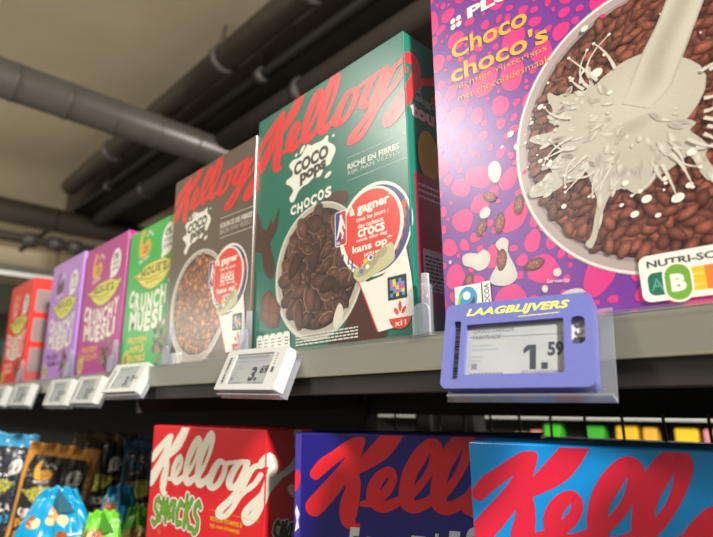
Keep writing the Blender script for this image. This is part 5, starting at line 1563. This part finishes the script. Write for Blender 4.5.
CRM = (236, 228, 212)
GR = 'granola pouches on the lower shelf'
P = [
    ('granola_pouch', 'black granola pouch with orange edges, in front among the pouches', 'granola pouch', (-0.822, -0.030, LZ + 0.0006), 58, 138, 222, 36, 0, (206, 142, 60), granola_art((236, 170, 60), (42, 40, 42), (('GRANOLA', CRM, .36), ('PROTEIN', (238, 160, 44), .26), ('CRUNCH', (238, 160, 44), .16)))),
    ('granola_pouch', 'black granola pouch with bright blue edges at the left edge', 'granola pouch', (-0.975, -0.085, LZ + 0.0006), 60, 120, 248, 34, 0, (58, 146, 190), granola_art((44, 160, 216), (46, 46, 50), (('GRANOLA', CRM, .36), ('PROTEIN', (60, 170, 220), .26), ('CRUNCH', (60, 170, 220), .16)))),
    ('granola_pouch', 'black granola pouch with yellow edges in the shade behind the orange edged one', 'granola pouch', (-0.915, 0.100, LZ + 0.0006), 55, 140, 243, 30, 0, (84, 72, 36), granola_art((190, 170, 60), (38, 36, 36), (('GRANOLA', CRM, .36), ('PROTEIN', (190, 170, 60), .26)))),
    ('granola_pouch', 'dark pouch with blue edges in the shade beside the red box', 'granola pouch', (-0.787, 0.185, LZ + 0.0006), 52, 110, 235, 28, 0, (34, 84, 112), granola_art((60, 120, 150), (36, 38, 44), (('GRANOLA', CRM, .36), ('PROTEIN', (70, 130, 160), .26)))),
]
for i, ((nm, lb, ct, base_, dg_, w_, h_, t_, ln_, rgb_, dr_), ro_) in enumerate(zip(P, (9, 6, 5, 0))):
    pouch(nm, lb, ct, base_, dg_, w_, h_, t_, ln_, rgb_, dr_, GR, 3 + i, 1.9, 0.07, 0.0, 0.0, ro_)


def gusset(root, W, H, place, rgb):
    # the folded side of the bag's top, standing off its front
    bm = bmesh.new()
    tri_ = ((W * .50, H * .985, 3), (W * .86, H * .80, 5), (W * .60, H * .79, 7), (W * .47, H * .86, 5))
    f = [bm.verts.new(tuple(c / 1000 for c in place(u, v, o_))) for u, v, o_ in tri_]
    k = [bm.verts.new(tuple(c / 1000 for c in place(u, v, o_ - 1.5))) for u, v, o_ in tri_]
    bm.faces.new(f)
    bm.faces.new(k[::-1])
    for i in range(4):
        bm.faces.new((f[i], k[i], k[(i + 1) % 4], f[(i + 1) % 4]))
    bmesh.ops.recalc_face_normals(bm, faces=bm.faces)
    link_bm('folded_gusset', bm, solid('shaded_gusset_film', rgb, 0.25), root)


def nut_art(word, col):
    def draw(root, W, H, place):
        def mk(level):
            a = Art(W, H, 0, level, place=place, margin=0.5, wrap=False)
            a.maxedge = 6.0
            return a
        rr = random.Random(len(word) + col[0])
        gusset(root, W, H, place, (18, 84, 104) if col[2] > 100 else (64, 128, 36))  # darker tone of the bag's film: the fold's shade put into colour
        a = mk(1)
        for i in range(8):
            u, v = W * rr.uniform(.14, .66), H * rr.uniform(.56, .80)
            l, w = rr.uniform(9, 13), rr.uniform(6, 9)
            c1 = rr.choice(((176, 98, 52), (214, 152, 92), (232, 206, 150), (150, 84, 48)))
            a.poly(ell(u, v, l, w, rr.uniform(0, 180), 14, 0.1, i), c1)
            a.poly(ell(u, v, l * .62, w * .5, rr.uniform(0, 180), 12, 0.1, i), tuple(min(255, q * 1.2) for q in c1))
        a.build('nut_picture', root, M_FILM)
        a = mk(3)
        u0, u1, v0, v1 = W * .16, W * .74, H * .24, H * .50
        a.text(word, u0, v0, u1, v1, (238, 236, 228), 0.12, 0.15)
        a.text(word, u0 + 1.5, v0 + 1.5, u1 - 1.5, v1 - 1.5, (28, 28, 30), 0.035, 0.15)
        a.build('brand_lettering', root, M_FILM)
        a = mk(2)
        for k in range(4):
            a.rect(W * .72, H * (.50 + .035 * k), W * .90, H * (.515 + .035 * k), (226, 236, 240))
        a.build('small_print', root, M_FILM)
    return draw


NB = 'nut bags on the lower shelf'
pouch('nut_bag', 'bright blue nut bag with folded top and black lettering, in front of the granola pouches', 'nut bag', (-0.561, -0.077, LZ + 0.0006), 54, 130, 180, 50, 0, (20, 148, 196), nut_art('leev', (20, 148, 196)), NB, 21, 2.2, 0.10, 0.75, 0.04)
pouch('nut_bag', 'bright blue nut bag beside the red cereal box', 'nut bag', (-0.608, 0.070, LZ + 0.0006), 52, 84, 164, 40, 0, (22, 140, 190), nut_art('leev', (22, 140, 190)), NB, 22, 2.2, 0.10, 0.6, 0.04)
pouch('nut_bag', 'lime green nut bag in front, between the two blue ones', 'nut bag', (-0.453, -0.012, LZ + 0.0006), 54, 74, 149, 36, 0, (104, 190, 40), nut_art('leev', (104, 190, 40)), NB, 23, 2.2, 0.10, 0.5, 0.04)
pouch('nut_bag', 'lime green nut bag squeezed against the side of the red cereal box', 'nut bag', (-0.495, 0.073, LZ + 0.0006), 52, 60, 140, 30, 0, (96, 180, 42), nut_art('leev', (96, 180, 42)), NB, 24, 2.2, 0.10, 0.5, 0.04)
